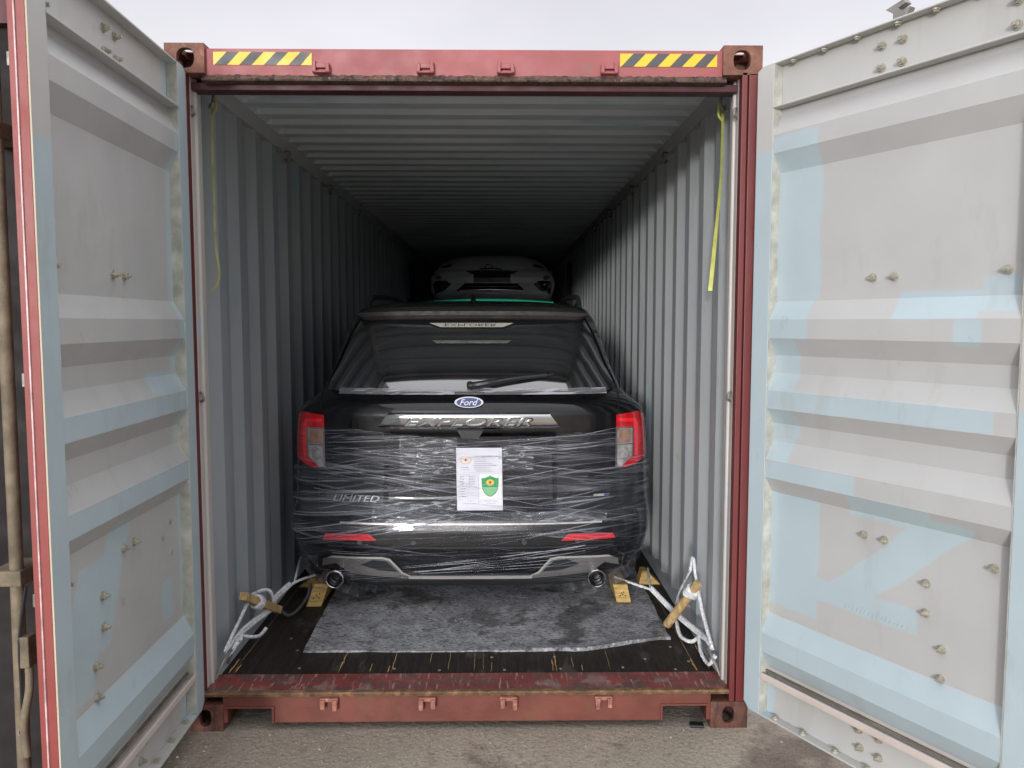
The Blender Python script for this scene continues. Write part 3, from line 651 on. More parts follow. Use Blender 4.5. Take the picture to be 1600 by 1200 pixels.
# chrome bar
rows=patch(-.53,.472,1.190,1.283,.028,60,14,-.46,.402)
rows=[[ (x,y+.016*(abs((j/14-.5)*2)**3)+.014*(1-j/14)+.01*(abs((i/60-.5)*2)**6),z) for i,(x,y,z) in enumerate(r)] for j,r in enumerate(rows)]
cb=build(slab(rows,.03),'chrome_bar','chrome',SUV,smooth=True,ang=50)
build(text_mb('EXPLORER',-.030,1.2305,.70,.054,0,.0035,.35,lambda x,z:Y0(x,z)-.0262+.012*(1.283-z)/.093),'lettering_shadow','shadow_grey',cb)  # larger dark letters paint a shadow behind the raised lettering
build(text_mb('EXPLORER',-.032,1.232,.685,.043,0,.0045,.35,lambda x,z:Y0(x,z)-.0300+.012*(1.283-z)/.093),'bar_lettering','chrome_text',cb)
m=polypatch([(-.092,1.186),(.05,1.186),(.024,1.142),(-.064,1.142)],.012,.02); ch=build(m,'camera_housing','black_rubber',SUV)
build(MB().tube([(-.02,.925,1.165),(-.02,.95,1.168)],.012,16),'camera_lens','car_glass',ch)
# plate
pl_=build(polypatch([(-.336,.972),(.289,.970),(.289,1.137),(-.336,1.139)],-.012,.006,YB),'number_plate_holder','plate_mat',SUV)
for x,z in ((.258,1.045),(-.30,1.045),(-.05,1.0)): build(MB().ring((x,YB(x,z)-.002,z),(0,1,0),.012,.003,20,6),'plate_screw','chrome_text',pl_)
# tailgate seams
def seam(P,r=.004,name='panel_gap',mat='seam'):
    pts=catmull([(x,0,z) for x,z in P],10); build(MB().tube([(p.x,Y0(p.x,p.z)-.001,p.z) for p in pts],r,6),name,mat,SUV)
seam([(-.86,.97),(-.868,.85),(-.86,.755),(-.823,.712),(-.76,.690)]); seam([(.82,.97),(.82,.85),(.812,.755),(.78,.712),(.72,.686)])
seam([(-.84,1.27),(-.85,1.33),(-.87,1.385)]); seam([(.79,1.27),(.80,1.33),(.81,1.385)])
build(slab(patch(-.728,.694,.682,.690,.014,50,2),.02),'lower_trim','satin_bright',SUV,smooth=True)
build(slab(patch(-.80,.76,.55,.56,.004,50,1),.01),'bumper_crease','car_plastic',SUV)
build(text_mb('LIMITED',-.65,.806,.262,.033,0,.002,.3,lambda x,z:Y0(x,z)-.010),'trim_lettering','lettering',SUV)
dv=build(slab(patch(.655,.745,.811,.823,.010,8,2),.004),'drive_badge','lettering',SUV); build(slab(patch(.715,.745,.812,.822,.0125,4,1),.002),'badge_end','badge_blue',dv)
# lights
def lamp(s):
    def X(a): return CX+s*a
    def P(l): return [(X(a),z) for a,z in l]
    edge=[(lerp(ZW,z)-.004,z) for z in (1.02,1.08,1.15,1.22,1.255)]
    red=[(.80,1.262),(.80,.975),(.86,.965),(.93,.985)]+edge+[(.93,1.275)]
    m=polypatch(P(red),.014,.02,step=.02)
    # carry it round the corner
    rows=[]
    for j in range(9):
        z=1.0+.255*j/8; x=lerp(ZW,z)
        rows.append([(X(x-.004),Y0(X(x-.004),z)-.014,z),(X(x+.012),Y0(X(x),z)-.0,z),(X(x+.012),Y0(X(x),z)+.16-.05*abs(j-4)/4,z),(X(x-.01),Y0(X(x),z)+.18,z)])
    m.grid(rows)
    lt=build(m,'tail_light','red_lens',SUV,smooth=True)
    cl=[(.798,1.192),(.798,.975),(.835,.975),(.905,1.035),(.905,1.192)]
    build(polypatch(P(cl),.019,.004,step=.03),'clear_lens','clear_lens',lt)
    build(polypatch(P([(.812,1.182),(.812,1.105),(.888,1.105),(.888,1.182)]),.022,.003),'amber_indicator','amber',lt)
    build(polypatch(P([(.930,1.02),(.938,1.10),(.932,1.21),(.915,1.238),(.81,1.244),(.81,1.226),(.902,1.218),(.914,1.20),(.914,1.03)]),.0165,.003,step=.02),'light_bar','red_bright',lt)
    build(disc(X(.848),1.05,.028,.034,.0225,.003,20),'reversing_lamp','lamp_silver',lt)
    m=MB()
    for z0,z1 in ((1.094,1.100),(1.186,1.192)): m.grid(patch(X(.80),X(.905),z0,z1,.0235,6,1))
    m.grid(patch(X(.798),X(.806),.98,1.19,.0235,1,8)); m.grid(patch(X(.897),X(.905),1.03,1.19,.0235,1,8))
    build(m,'lens_rim','chrome_text',lt)
for s in (-1,1): lamp(s)
build(polypatch([(-.812,.622),(-.570,.628),(-.527,.594),(-.829,.588)],.008,.01),'bumper_reflector','red_reflector',SUV)
build(polypatch([(.512,.628),(.755,.620),(.771,.592),(.471,.590)],.008,.01),'bumper_reflector','red_reflector',SUV)
m=MB()
for x in (-.327,.27,-.62,.56): build(MB().tube([(x,Y0(x,.584)-.006,.584),(x,Y0(x,.584)+.01,.584)],.013,16),'parking_sensor','car_plastic',SUV)
# lower valance, skid trims, exhausts
build(slab(patch(-.74,.70,.30,.40,.004,60,6,-.82,.78),.03),'lower_valance','car_plastic',SUV,smooth=True)
def mir(l,c=CX): return [(2*c-x,z) for x,z in l]
sk=[(-.845,.425),(-.835,.47),(-.775,.497),(-.50,.502),(-.458,.492),(-.425,.452),(-.395,.410),(-.352,.388),(-.352,.366),(-.47,.375),(-.68,.392),(-.70,.43),(-.76,.452),(-.83,.43)]
for P in (sk,mir(sk)[::-1]): build(polypatch(P,.012,.012,step=.02),'skid_trim','satin',SUV,smooth=True)
for P in ([(-.80,.488),(-.775,.498),(-.50,.504),(-.455,.494),(-.42,.452),(-.39,.410),(-.352,.390),(-.352,.381),(-.396,.400),(-.43,.446),(-.462,.484),(-.50,.493),(-.775,.488)],):
    for PP in (P,mir(P)[::-1]): build(polypatch(PP,.016,.005,step=.02),'skid_edge','satin_bright',SUV,smooth=True)
ins=[(-.55,.485),(-.475,.478),(-.44,.44),(-.415,.41),(-.52,.42),(-.62,.45)]
for P in (ins,mir(ins)[::-1]): build(polypatch(P,.014,.004,step=.03),'skid_inlay','car_plastic',SUV)
build(slab(patch(-.36,.315,.366,.386,.018,30,3),.02),'skid_strip','satin_bright',SUV,smooth=True)
for x,z in ((-.757,.380),(.665,.378)):
    e=build(MB().ring((x,.885,z),(0,1,0),.046,.0045,40,10).tube([(x,.888,z),(x,1.2,z)],.044,28,False),'exhaust_tip','chrome',SUV,smooth=True)
    build(MB().ring((x,.93,z),(0,1,0),.028,.010,32,8).tube([(x,.98,z),(x,1.0,z)],.043,28),'exhaust_inner','exhaust_dark',e,smooth=True)
# roof gear
for s in (-1,1):
    P=[(CX+s*.655,1.62,1.855),(CX+s*.66,1.75,1.905),(CX+s*.67,2.0,1.935),(CX+s*.69,3.0,1.955),(CX+s*.68,3.6,1.93),(CX+s*.66,3.8,1.86)]
    build(MB().tube(catmull(P,6),.017,8),'roof_rail','car_plastic',SUV,smooth=True)
an=MB().prism([(1.60,1.868),(1.80,1.872),(1.78,1.885),(1.70,1.925),(1.66,1.94),(1.65,1.935)],-.034,-.022,'x'); an.tube([(-.028,1.66,1.855),(-.028,1.66,1.872),(-.028,1.67,1.888),(-.028,1.68,1.93)],[.058,.050,.022,.009],16)
build(an,'roof_antenna','car_black',SUV,bevel=.004)
# mirrors
for s in (-1,1): build(MB().prism([(3.9,1.25),(4.1,1.25),(4.12,1.42),(3.95,1.42)],*sorted((CX+s*.90,CX+s*1.1)),'x'),'side_mirror','car_black',SUV,bevel=.02)
# wheels
for s in (-1,1):
    for yw in (1.98,4.98):
        xc=CX+s*.865; rows=[]
        pf=[(.10,.24),(.118,.30),(.12,.35),(.105,.372),(0,.376),(-.105,.372),(-.12,.35),(-.118,.30),(-.10,.24)]
        for i in range(41):
            a=2*math.pi*i/40; rows.append([(xc+dx,yw+rr*math.cos(a),.168+.374+rr*math.sin(a)) for dx,rr in pf])
        ty_=build(MB().grid(rows),'tyre','tyre',None,smooth=True)
        wh=bpy.data.objects.new('wheel',None); col.objects.link(wh); wh.parent=SUV; wh.location=(0,0,0)
        ty_.data.transform(Matrix.Translation(-origin(wh))); ty_.parent=wh
        m=MB().tube([(xc-s*.09,yw,.542),(xc+s*.06,yw,.542)],.235,32)
        for k in range(5):
            a=2*math.pi*k/5; m.tube([(xc+s*.09,yw+.03*math.cos(a),.542+.03*math.sin(a)),(xc+s*.085,yw+.23*math.cos(a),.542+.23*math.sin(a))],.022,8)
        build(m,'rim','rim',wh)
# ------------------------------------------------------------ stretch wrap
def wrapsheet(m,zlf,zuf,off,seed,nv=10,ext=1.9):
    U=[]
    for i in range(9): U.append(('L',ext-(ext-1.26)*i/8))
    for i in range(91): U.append(('R',-1+2*i/90))
    for i in range(9): U.append(('S',1.26+(ext-1.26)*i/8))
    rows=[]
    for j in range(nv+1):
        v=j/nv; r=[]
        for k,(t,a) in enumerate(U):
            xs={'L':-1,'S':1}.get(t,a); zl,zu=zlf(xs),zuf(xs); z=zl+(zu-zl)*v; w_=lerp(ZW,z)+.014
            wob=.005*noise.noise((xs*3+seed,z*16,seed))+.003*noise.noise((xs*8,z*50,seed))
            if t=='R':
                tt=math.sin(a*math.pi/2); x=CX+w_*tt; p=2.8; tc_=min(1,abs(tt)); y=lerp(ZC,z)+lerp(ZK,z)*(1-(1-tc_**p)**(1/p))-off-wob
                r.append((x,y,z))
            else:
                s=-1 if t=='L' else 1; r.append((CX+s*(w_+wob+.01*math.sin(z*30+seed)),max(a,lerp(ZC,z)+lerp(ZK,z)-off),z))
        rows.append(r)
    m.grid(rows)
m=MB()
wrapsheet(m,lambda x:.66+.05*x,lambda x:1.13+.085*abs(x)**1.5-.005*x,.020,1.0,14)
wrapsheet(m,lambda x:.74-.03*x,lambda x:1.08+.02*x-.05*abs(x),.028,5.0,12)
wrapsheet(m,lambda x:.36-.04*abs(x),lambda x:.80+.06*x,.024,9.0,12)
wrapsheet(m,lambda x:.60+.05*x,lambda x:.90-.06*x,.033,13.0,8)
W=build(m,'stretch_wrap','wrap',None,smooth=True,base=(CX,.9,.5),recalc=False,ang=60)
tagp(W,'clear stretch film wound round the tail of the black SUV','plastic wrap')
m=MB(); rnd=random.Random(3)
def strand(zl,zr,xl,xr,off,r,bow=0):
    pts=[]
    for i in range(41):
        t=i/40; x=xl+(xr-xl)*t; z=zl+(zr-zl)*t+bow*math.sin(math.pi*t); pts.append((x,Y0(x,max(.33,z))-off,z))
    m.tube(pts,r,3,False)
for i in range(16):
    zl=rnd.uniform(.72,1.17); zr=zl*.45+rnd.uniform(.62,.82)*.55+rnd.uniform(-.07,.07); strand(zl,zr,-.90+rnd.uniform(0,.5),.85-rnd.uniform(0,.9),.034+.010+rnd.uniform(0,.004),rnd.choice((.0006,.0007,.0010)),rnd.uniform(-.02,.02))
for i in range(9):
    zl=rnd.uniform(.95,1.19); zr=rnd.uniform(1.10,1.21); strand(zl*.35+1.08*.65,zr,rnd.uniform(-.6,-.1),.80,.046,rnd.choice((.0006,.0010)),-.02)
for i in range(7):
    zl=rnd.uniform(.50,.80); zr=zl+rnd.uniform(-.22,.12); strand(zl,max(.36,zr),-.9+rnd.uniform(0,.6),.9-rnd.uniform(0,.4),.036,rnd.choice((.0006,.0009)),rnd.uniform(-.02,.01))
for i in range(8):
    strand(rnd.uniform(.34,.42),rnd.uniform(.46,.58),-.75,.6,.036,.001)
build(m,'film_strands','strand',W,recalc=True)
def ribbon(zl,zr,xl,xr,w_,off,bow=0,sag=0):
    m=MB(); rows=[[],[],[]]; ph=rnd.uniform(0,9)
    for i in range(61):
        t=i/60; x=xl+(xr-xl)*t; z=zl+(zr-zl)*t+bow*math.sin(math.pi*t); ww=w_*(1-.55*math.sin(math.pi*t))
        for k in (0,1,2):
            zz=z+(k-1)*ww/2; rows[k].append((x,Y0(x,max(.33,z))-off-(.004 if k==1 else 0)-.0015*math.sin(x*30+ph),zz))
    m.grid(rows); return m
for i in range(8):
    zl=1.20-.06*i; build(ribbon(zl,zl*.35+rnd.uniform(.66,.78),-.97,rnd.uniform(.5,.97),rnd.uniform(.03,.10),.036+.0012*i,-.03),'film_layer','ribbon',W,smooth=True,recalc=False)
for i in range(6):
    zr=1.21-.03*i; build(ribbon(rnd.uniform(.98,1.08),zr,rnd.uniform(-.7,-.3),.96,rnd.uniform(.03,.07),.037+.001*i,-.02),'film_layer','ribbon',W,smooth=True,recalc=False)
for i in range(4):
    zl=rnd.uniform(.60,.86); build(ribbon(zl,max(.42,zl+rnd.uniform(-.2,.1)),-.98,.97,rnd.uniform(.03,.09),.038+.001*i,rnd.uniform(-.02,.02)),'film_layer','ribbon',W,smooth=True,recalc=False)
for x0,x1,z0,z1,am in ((-.40,-.09,.955,1.15,.006),(.13,.32,.975,1.10,.004),(-.55,-.10,.70,.80,.004),(.2,.72,.69,.75,.004)):
    m=MB(); rows=[]
    for j in range(31):
        z=z0+(z1-z0)*j/30; rows.append([(x,Y0(x,z)-.040-am*noise.noise((x*38,z*95,1))-am*.5*noise.noise((x*90,z*200,4)),z) for x in [x0+(x1-x0)*i/70 for i in range(71)]])
    m.grid(rows); build(m,'crumpled_film','crinkle',W,smooth=True,recalc=False,ang=80)
for s in (-1,1):   # loose flaps at the lower corners
    m=MB()
    for q in range(3):
        rows=[]
        for i in range(15):
            t=i/14; rows.append([(CX+s*(.86+.10*math.sin(t*3+q)+.012*noise.noise((t*9,j,q))+.02*j-.25*t*t),1.0+.06*q+.10*j+.015*noise.noise((t*7,j*2,s)),.50-.26*t+.01*j) for j in range(4)])
        m.grid(rows)
    build(m,'loose_film','wrap_loose',W,smooth=True,recalc=False)
# ------------------------------------------------------------ paper
def pap(x,z): return Y0(x,max(z,.78))*.5+Y0(.03,.9)*.5-.036
pp=slab([[ (xa+(xb-xa)*i/12,pap(xa+(xb-xa)*i/12,z)-.0015*math.sin(i*.9+j),z) for i in range(13)] for j,(z,xa,xb) in enumerate([(1.094-(1.094-.752)*k/12,-.097+.004*k/12,.149+.006*k/12) for k in range(13)])],.0006)
pp.v=[(x,y-.0,z) for x,y,z in pp.v]
PP=build(pp,'paper_sheet','paper',None,smooth=True,base=(.03,.9,.92)); tagp(PP,'white printed document with a green shield, stuck on the film over the number plate','paper')
def ink(name,mat,l,off=.0025):
    m=MB()
    for x0,x1,z0,z1 in l: m.add([(x,pap(x,z)-off,z) for x,z in ((x0,z0),(x1,z0),(x1,z1),(x0,z1))],[(0,1,2,3)])
    return build(m,name,mat,PP)
r9=random.Random(5); l=[]
def words(x0,x1,z,h,gap=.004):
    x=x0
    while x<x1:
        w_=min(r9.uniform(.004,.011),x1-x); k=x
        while k<x+w_-.002:
            q=r9.random(); l.append((k,k+.0022,z+(0 if q<.5 else h*.3),z+h*(1 if q>.25 else .7))); k+=.0033
        x+=w_+gap
l=[]; words(.004,.10,1.045,.007,.005); words(.0,.075,1.030,.004); words(.0,.07,1.019,.004); words(.0,.105,1.007,.004)
words(-.002,.128,.996,.005,.003); words(.002,.085,.985,.004); words(.004,.09,.975,.004); words(.012,.10,.965,.004)
words(-.068,-.03,.985,.005); words(-.066,-.025,.973,.004)
for k in range(4): words(-.075,-.055,.934-.0135*k,.0055); words(-.028,.004,.934-.0135*k,.0055)
for k in range(4): words(-.072,-.045,.868-.0145*k,.005)
words(-.022,.0,.800,.0045); words(-.06,.02,.787,.0035); words(.06,.125,.800,.004); words(.07,.118,.788,.004)
ink('printed_text','ink',l)
ln=[(-.082,.024,.8835,.8845),(-.082,.024,.8665,.8672),(-.034,.024,.851,.8517),(-.034,.024,.8365,.8372),(-.034,-.0333,.80,.883),(.0235,.0245,.782,.945),(-.082,-.0812,.80,.883),(.13,.1306,.79,.945)]
ink('table_lines','ink_soft',ln,.0022)
ink('crest_panel','white',[(.028,.147,.812,.949)],.0018)
def pshape(name,mat,poly,off,par=None):
    m=MB(); m.add([(x,pap(x,z)-off,z) for x,z in poly],[tuple(range(len(poly)))]); return build(m,name,mat,par or PP)
sh=[(.040,.932),(.048,.928),(.060,.931),(.072,.936),(.080,.938),(.086,.946),(.092,.938),(.100,.936),(.112,.931),(.124,.928),(.132,.932),(.132,.900),(.128,.868),(.116,.845),(.100,.832),(.086,.826),(.072,.832),(.056,.845),(.044,.868),(.040,.900)]
s0=pshape('green_shield','green',sh,.0024)
pshape('shield_fade','green_light',[(.045,.880),(.127,.880),(.123,.866),(.112,.848),(.098,.836),(.086,.831),(.074,.836),(.060,.848),(.049,.866)],.0028,s0)
el=lambda cx,cz,a,b:[(cx+a*math.cos(2*math.pi*i/24),cz+b*math.sin(2*math.pi*i/24)) for i in range(24)]
pshape('shield_oval','gold',el(.086,.905,.022,.017),.0032,s0); pshape('shield_mark','logo_red',el(.086,.906,.007,.008),.0036,s0)
lg=pshape('round_logo','gold',el(-.045,1.028,.030,.023),.0024); pshape('logo_centre','paper',el(-.045,1.028,.026,.019),.0028,lg); pshape('logo_mark','logo_red',el(-.045,1.028,.007,.007),.0032,lg)
# ------------------------------------------------------------ cloth and green sheet on the roof
m=MB(); rows=[]
for j in range(9):
    y=1.75+.12*j; r=[]
    for i in range(81):
        x=CX-.56+1.12*i/80; a=(x-CX)/.6
        z=1.872+.016*(1-a*a)*min(1,(y-1.6)/1.0)+.002*j+.016*abs(noise.noise((x*9,y*3,0)))
        if j==0: z-=.014
        r.append((x,y+.03*noise.noise((x*5,0,3)),z))
    rows.append(r)
m.grid(rows); th_=[[(x,y,z-.012) for x,y,z in r] for r in rows]; m.grid([r[::-1] for r in th_]); m.grid([rows[0],th_[0]])
RC=build(m,'padding_cloth','roof_cloth',None,smooth=True,base=(CX,2.2,1.88)); tagp(RC,'crumpled dark padding cloth spread over the roof of the black SUV','cloth')
m=MB(); f_=[];bk=[]
for i in range(61):
    x=-.475+1.02*i/60; a=(x-.035)/.51; z=1.918+.023*(1-a*a)+.003*noise.noise((x*6,1,1)); f_.append([(x,2.72,z-.022),(x,2.70,z+.002),(x,2.85,z+.012),(x,3.2,z-.01)])
m.grid(f_); GS=build(m,'green_sheet','green_sheet',None,smooth=True,base=(.03,2.9,1.9)); tagp(GS,'strip of bright green sheet showing above the padding cloth on the SUV roof','plastic sheet')
# ------------------------------------------------------------ felt mat
m=MB(); rows=[]; nx,ny=70,34
for j in range(ny+1):
    v=j/ny; r=[]
    for i in range(nx+1):
        u=i/nx
        xl=-.815-.045*v+.006*noise.noise((v*9,0,1)); xr=1.0+.012*v+.008*noise.noise((v*9,4,1)); x=xl+(xr-xl)*u
        yf=.425-.005*math.sin(u*3)+.13*sm(.72,1.0,u)+.01*noise.noise((u*14,0,7)); y=yf+(1.75-yf)*v
        lift=.0 if 0<v<1 else 0
        z=.1742+.004*noise.noise((x*6,y*6,0))+.012*max(0,noise.noise((x*2,y*2,3)))+(.012*(1-v*12) if v<.08 and u>.6 else 0)
        r.append((x,y,z))
    rows.append(r)
m.grid(rows); lo=[[(x,y,.1695) for x,y,z in r] for r in rows]
m.grid([rows[0],lo[0]]); m.grid([[r[0] for r in rows],[r[0] for r in lo]]); m.grid([[r[-1] for r in rows],[r[-1] for r in lo]]); m.grid([rows[-1],lo[-1]])
FM=build(m,'felt_mat','felt',None,smooth=True,base=(0,1,.17),ang=50); tagp(FM,'grey flecked felt mat lying on the container floor behind the SUV','mat')
# ------------------------------------------------------------ chocks
def block(x0,x1,y0,y1,z0,z1,lab,slope=.045,tw=0,mat='wood_chock'):
    m=MB().add([(x0,y0,z0),(x1,y0,z0),(x1+tw,y0+slope,z1),(x0+tw,y0+slope,z1),(x0,y1,z0),(x1,y1,z0),(x1+tw,y1,z1),(x0+tw,y1,z1)],[(0,1,2,3),(5,4,7,6),(4,0,3,7),(1,5,6,2),(3,2,6,7),(4,5,1,0)])
    o=build(m,'wood_block',mat,None,bevel=.003,base=((x0+x1)/2,y0,z0)); tagp(o,lab,'wood block','wheel chocks behind the SUV'); 
    h=MB()
    for a,b in ((.3,.35),(.5,.42),(.42,.5),(.66,.36),(.6,.55)):
        x=x0+(x1-x0)*a+tw*b; z=z0+(z1-z0)*b; y=y0+slope*b; h.tube([(x,y-.0008,z),(x+.004,y-.0004,z+.006)],.003,6)
    build(h,'nail_hole','seam',o)
block(-.955,-.870,1.05,1.35,.169,.283,'nailed yellow timber block standing near the left exhaust',.05,.035)
block(.800,.882,1.05,1.30,.184,.283,'nailed timber block standing on the felt mat near the right exhaust',.02,-.02)
def wedge(x0,x1,y,z0,h,pk,lab):
    m=MB().prism([(x0,z0),(x1,z0),(pk+.015,z0+h),(pk-.015,z0+h)],y,y+.09,'y'); o=build(m,'timber_wedge','wood_chock',None,bevel=.003,base=((x0+x1)/2,y,z0)); tagp(o,lab,'wood wedge','timber wedges by the rear wheels')
wedge(-1.08,-.955,1.38,.169,.055,-.99,'pale timber wedge by the left rear wheel, behind the nailed block')
wedge(.985,1.12,1.40,.169,.085,1.02,'pale timber wedge beside the right rear tyre')
# ------------------------------------------------------------ ropes and sticks
def rope(m,P,r=.0045,tw=.045,n=8):
    pts=catmull(P,n); L_=0; path=[]; 
    res=[pts[0]]
    for a,b in zip(pts,pts[1:]):
        d=(b-a).length; k=max(1,int(d/.007))
        for i in range(1,k+1): res.append(a+(b-a)*i/k)
    for s in range(3):
        L_=0; q=[]; prev=None
        for i,p in enumerate(res):
            d=(res[min(i+1,len(res)-1)]-res[max(i-1,0)]); d=d.normalized() if d.length>0 else Vector((0,0,1))
            a=Vector((0,0,1)) if prev is None and abs(d.z)<.9 else (prev or Vector((1,0,0)))
            a=(a-d*a.dot(d)).normalized(); prev=a; b=d.cross(a)
            if i: L_+=(p-res[i-1]).length
            t=2*math.pi*(L_/(tw*.75)+s/3); q.append(p+(a*math.cos(t)+b*math.sin(t))*r*1.12)
        m.tube(q,r*.92,6)
def turns(m,a,b,t,r,k):
    a=Vector(a); b=Vector(b); d=(b-a).normalized(); u=d.orthogonal().normalized(); v=d.cross(u); c=a+(b-a)*t; P=[]
    for i in range(8*k+1):
        q_=2*math.pi*i/8; P.append(c+d*(.012*i/8-.018+.006*math.sin(i*1.7))+(u*math.cos(q_)+v*math.sin(q_))*(r+.006+.002*math.sin(i*2.3)))
    rope(m,P,.0048,.045,3)
def sh(P,dx=0,dy=0,dz=0): return [(a+dx,b+dy,c+dz) for a,b,c in P]
R1=[(0.807,1.2,0.282),(0.903,1.1,0.277),(0.983,1.0,0.277)]
R1b=[(0.983,1.0,0.277),(1.059,0.8,0.226),(1.095,0.62,0.225),(1.122,0.469,0.232),(1.125,0.3,0.262),(1.118,0.22,0.262)]
m=MB(); rope(m,R1); rope(m,[(1.058,1.5,.24),(1.009,1.2,.27),(.983,1.0,.277)],.004)
rope(m,R1b,.0055,.07); rope(m,sh(R1b[:4],.004,0,.011)+[(1.122,.36,.262),(1.12,.24,.262)],.0055,.07)
rope(m,[(1.122,.469,.232),(1.095,.33,.205),(1.10,.20,.20),(1.12,.17,.25)],.0055)
rope(m,[(1.129,.5,.206),(1.086,.481,.19),(1.050,.554,.19),(1.058,.7,.215)],.0055)
rope(m,[(1.12,.22,.27),(1.125,.40,.345),(1.125,.50,.425),(1.125,.56,.475),(1.122,.60,.56),(1.118,.62,.565),(1.115,.64,.50)],.0055)
turns(m,(1.012,.70,.192),(1.118,.50,.475),.80,.023,4)
rope(m,[(1.115,.64,.50),(1.105,.70,.43),(1.09,.78,.33),(1.085,.80,.27)],.004)
RR=build(m,'rope','rope',None,smooth=True,base=(1.12,.25,.2),ang=70); tagp(RR,'white twisted lashing rope tied from the right wall ring to under the SUV','rope','white lashing ropes')
L1=[(-.937,1.2,.302),(-1.0,1.08,.31),(-1.05,.98,.300)]
L1b=[(-1.03,1.02,.305),(-1.076,.9,.271),(-1.072,.8,.248),(-1.105,.6,.250),(-1.118,.45,.255),(-1.12,.32,.262),(-1.118,.22,.262)]
m=MB(); rope(m,L1); rope(m,[(-1.094,1.5,.314),(-1.037,1.2,.336),(-1.017,1.05,.31)],.004)
rope(m,L1b,.0055,.07); rope(m,sh(L1b[:5],-.004,0,.011)+[(-1.12,.25,.26)],.0055,.07)
rope(m,[(-1.12,.40,.269),(-1.065,.45,.239),(-1.05,.52,.22),(-1.046,.60,.222)],.005)
rope(m,[(-1.066,.8,.262),(-1.06,.76,.345),(-1.08,.74,.375),(-1.11,.70,.378),(-1.122,.62,.385),(-1.124,.56,.365),(-1.124,.50,.345),(-1.124,.42,.320),(-1.124,.30,.285),(-1.12,.22,.262)],.005)
turns(m,(-1.125,.50,.425),(-1.055,.86,.222),.38,.024,4)
for k in range(2):
    c=Vector((-1.112,.30+.05*k,.25)); P=[c+Vector((.02*math.cos(2*math.pi*i/8),.05*math.sin(2*math.pi*i/8),.022*math.sin(2*math.pi*i/8+1))) for i in range(9)]; rope(m,P,.0055,.06,4)
RL=build(m,'rope','rope',None,smooth=True,base=(-1.12,.25,.2),ang=70); tagp(RL,'white twisted lashing rope tied from the left wall ring to under the SUV','rope','white lashing ropes')
m=MB(); rope(m,[(-.94,1.1,.286),(-.939,1.05,.245),(-.952,1.0,.215),(-.973,.9,.195),(-1.001,.85,.195),(-1.035,.85,.22)],.005)
DRp=build(m,'rope','rope_dark',None,smooth=True,base=(-.98,.95,.2),ang=70); tagp(DRp,'short dark rope loop on the floor beside the left nailed block','rope')
def stick(a,b,r,lab,rnd_):
    a=Vector(a); b=Vector(b); d=(b-a).normalized(); u=Vector((0,0,1)).cross(d).normalized(); v=d.cross(u)
    if rnd_: m=MB().tube([a-a,(b-a)*.5,(b-a)],[r,r,r*.97],18)
    else:
        m=MB(); q=[(u+v)*r,(u*-1+v)*r,(u+v)*-r,(u-v)*r]; L_=b-a
        m.add([p for p in q]+[L_+p for p in q],[(0,1,2,3),(7,6,5,4)]+[(i,(i+1)%4,4+(i+1)%4,4+i) for i in range(4)])
    o=build(m,'timber_stick','wood_stick',None,bevel=.003,local=True,smooth=rnd_); o.location=a; tagp(o,lab,'wood stick','timber sticks twisting the lashing ropes')
stick((1.012,.70,.192),(1.118,.50,.475),.023,'round pale stick twisted into the right lashing rope, leaning on the wall',True)
stick((-1.125,.50,.425),(-1.055,.86,.222),.020,'square pale stick twisted into the left lashing rope, leaning on the wall',False)
# ------------------------------------------------------------ hanging yellow straps
def strap(P,w_,lab,mat,d):
    pts=catmull(P,10); rows=[]
    for i,p in enumerate(pts):
        t=i/len(pts); a=d+.5*math.sin(t*4); dx=Vector((math.cos(a),math.sin(a),0))*w_/2; rows.append([p-dx,p+dx])
    m=MB().grid(rows); m.grid([[q+Vector((0,.0012,0)) for q in r[::-1]] for r in rows])
    m.tube(catmull([P[0],(P[0][0]*.985,P[0][1]-.02,P[0][2]+.02),(P[0][0]*.98,P[0][1]-.02,P[0][2]-.035),(P[0][0],P[0][1]-.01,P[0][2]-.06)],5),.006,6)
    o=build(m,'hanging_strap',mat,None,smooth=True,base=P[0]); tagp(o,lab,'strap','yellow straps hanging from the top rings')
strap([(1.150,.34,2.735),(1.150,.33,2.651),(1.142,.32,2.393),(1.125,.32,2.16),(1.105,.32,1.911)],.019,'straight bright yellow strap hanging from the right top ring','strap_yellow',.25)
strap([(-1.150,.34,2.755),(-1.152,.33,2.55),(-1.150,.33,2.359),(-1.150,.33,2.128),(-1.136,.33,1.997),(-1.134,.29,1.936),(-1.134,.21,1.895)],.010,'dull yellow strap with a curled end hanging from the left top ring','strap_dull',.4)
# ------------------------------------------------------------ rear car, nose raised under the roof
RCAR=thing('car',(.03,9.8,1.2),'pale car raised on a rack deep in the container, its nose above the SUV','car')
CR=.03
RC_=[(2.10,7.75),(2.16,7.62),(2.22,7.56),(2.30,7.52),(2.38,7.52),(2.46,7.56),(2.50,7.62),(2.54,7.64),(2.60,7.69),(2.66,7.76),(2.70,7.86),(2.72,8.1)]
RW_=[(2.10,.80),(2.16,.84),(2.22,.86),(2.30,.87),(2.38,.86),(2.46,.82),(2.50,.80),(2.54,.76),(2.60,.71),(2.66,.60),(2.705,.42),(2.72,.3)]
def YR(x,z):
    t=min(1,abs(x-CR)/lerp(RW_,z)); return lerp(RC_,z)+.38*(1-(1-t**2.6)**(1/2.6))
m=MB(); rows=[]
for j in range(63):
    z=2.10+.62*j/62; w_=lerp(RW_,z); r=[(CR+w_*math.sin((i/60-.5)*math.pi),YR(CR+w_*math.sin((i/60-.5)*math.pi),z),z) for i in range(61)]
    r+=[(CR+w_,11.6,z-.75),(CR-w_,11.6,z-.75)]; rows.append(r)
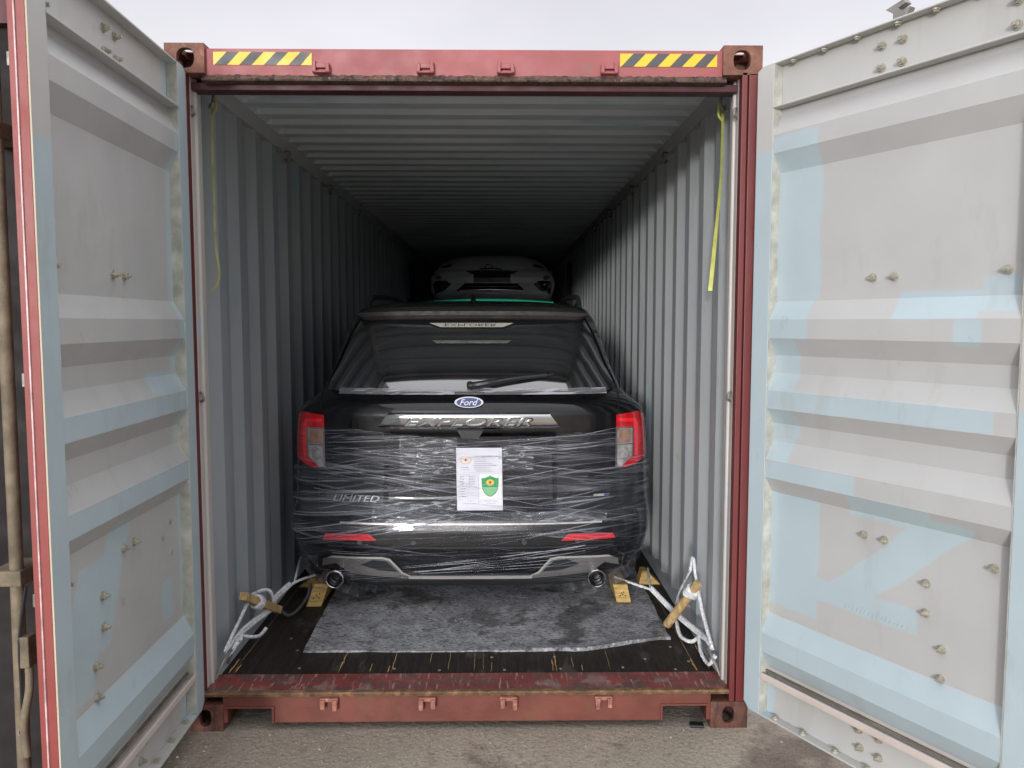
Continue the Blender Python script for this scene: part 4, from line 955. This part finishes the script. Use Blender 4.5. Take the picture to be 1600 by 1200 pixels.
m.grid(rows,True); n=len(rows[0]); m.f.append(tuple(range(n))); m.f.append(tuple(61*0+(62*n)+i for i in range(n)))
build(m,'body','rear_silver',RCAR,smooth=True)
rp=lambda P,off,th=.01:polypatch(P,off,th,YR,.05)
il=[(-.79,2.30),(-.765,2.338),(-.60,2.338),(-.53,2.296),(-.62,2.21),(-.77,2.162)]
for P in (il,mir(il,CR)[::-1]): build(rp(P,.012),'air_intake','car_glass',RCAR)
build(rp([(-.47,2.195),(-.34,2.300),(.37,2.300),(.49,2.195)],.012),'lower_grille','car_glass',RCAR)
build(rp([(-.34,2.477),(.39,2.477),(.32,2.426),(-.26,2.426)],.012),'upper_grille','car_glass',RCAR)
build(rp([(-.225,2.425),(.275,2.425),(.275,2.312),(-.225,2.312)],.02),'number_plate_holder','car_plastic',RCAR)
em=build(MB().ring((CR-.05,YR(CR,2.515)-.02,2.515),(0,1,.4),.05,.006,24,6).tube([(CR-.17,YR(CR-.17,2.5)-.02,2.50),(CR+.0,YR(CR,2.51)-.02,2.512),(CR+.14,YR(CR+.14,2.5)-.02,2.495)],.010,6),'grille_emblem','chrome',RCAR,smooth=True)
build(MB().grid([[(-.34+.73*i/20,YR(-.34+.73*i/20,2.255)-.02,2.25) for i in range(21)],[(-.34+.73*i/20,YR(-.34+.73*i/20,2.255)-.02,2.262) for i in range(21)]]),'grille_bar','car_plastic',RCAR)
build(MB().grid([[(-.42+.9*i/20,YR(-.42+.9*i/20,2.205)-.03,2.198+.012*(1-abs(i/10-1))) for i in range(21)],[(-.42+.9*i/20,YR(-.42+.9*i/20,2.205)-.03,2.210+.012*(1-abs(i/10-1))) for i in range(21)]]),'chin_lip','rear_silver',RCAR)
for s in (-1,1):
    build(rp([(CR+s*a,z) for a,z in [(.58,2.58),(.70,2.545),(.72,2.52),(.60,2.53),(.55,2.55)]],.012),'headlight','car_glass',RCAR)
    build(disc2(CR+s*.745,2.385,YR),'fog_lamp','lamp_silver',RCAR)
# rack legs holding it
for s in (-1,1):
    RK=MB().tube([(s*1.02,7.3,.17),(s*1.12,8.0,2.6)],.03,8).tube([(s*1.05,7.2,2.05),(s*1.05,11.4,1.35)],.04,8).tube([(s*1.05,11.4,.17),(s*1.05,11.4,1.4)],.035,8)
    o=build(RK,'car_rack','neigh_dark',None,base=(s*1.05,7.3,.17)); tagp(o,('right' if s>0 else 'left')+' side steel rack frame propping up the pale car deep inside','rack')
o=build(MB().add([(.985+.02*random.random(),0,0)],[]) if 0 else MB().box(1.0,1.06,-.02,.02,.0,.012),'scrap_strip','black_rubber',None,bevel=.003,base=(1.0,0,0)); o.location=(.972,.02,.0); o.rotation_euler=(0,0,R(-6)); tagp(o,'small black scrap lying on the concrete under the sill','scrap')
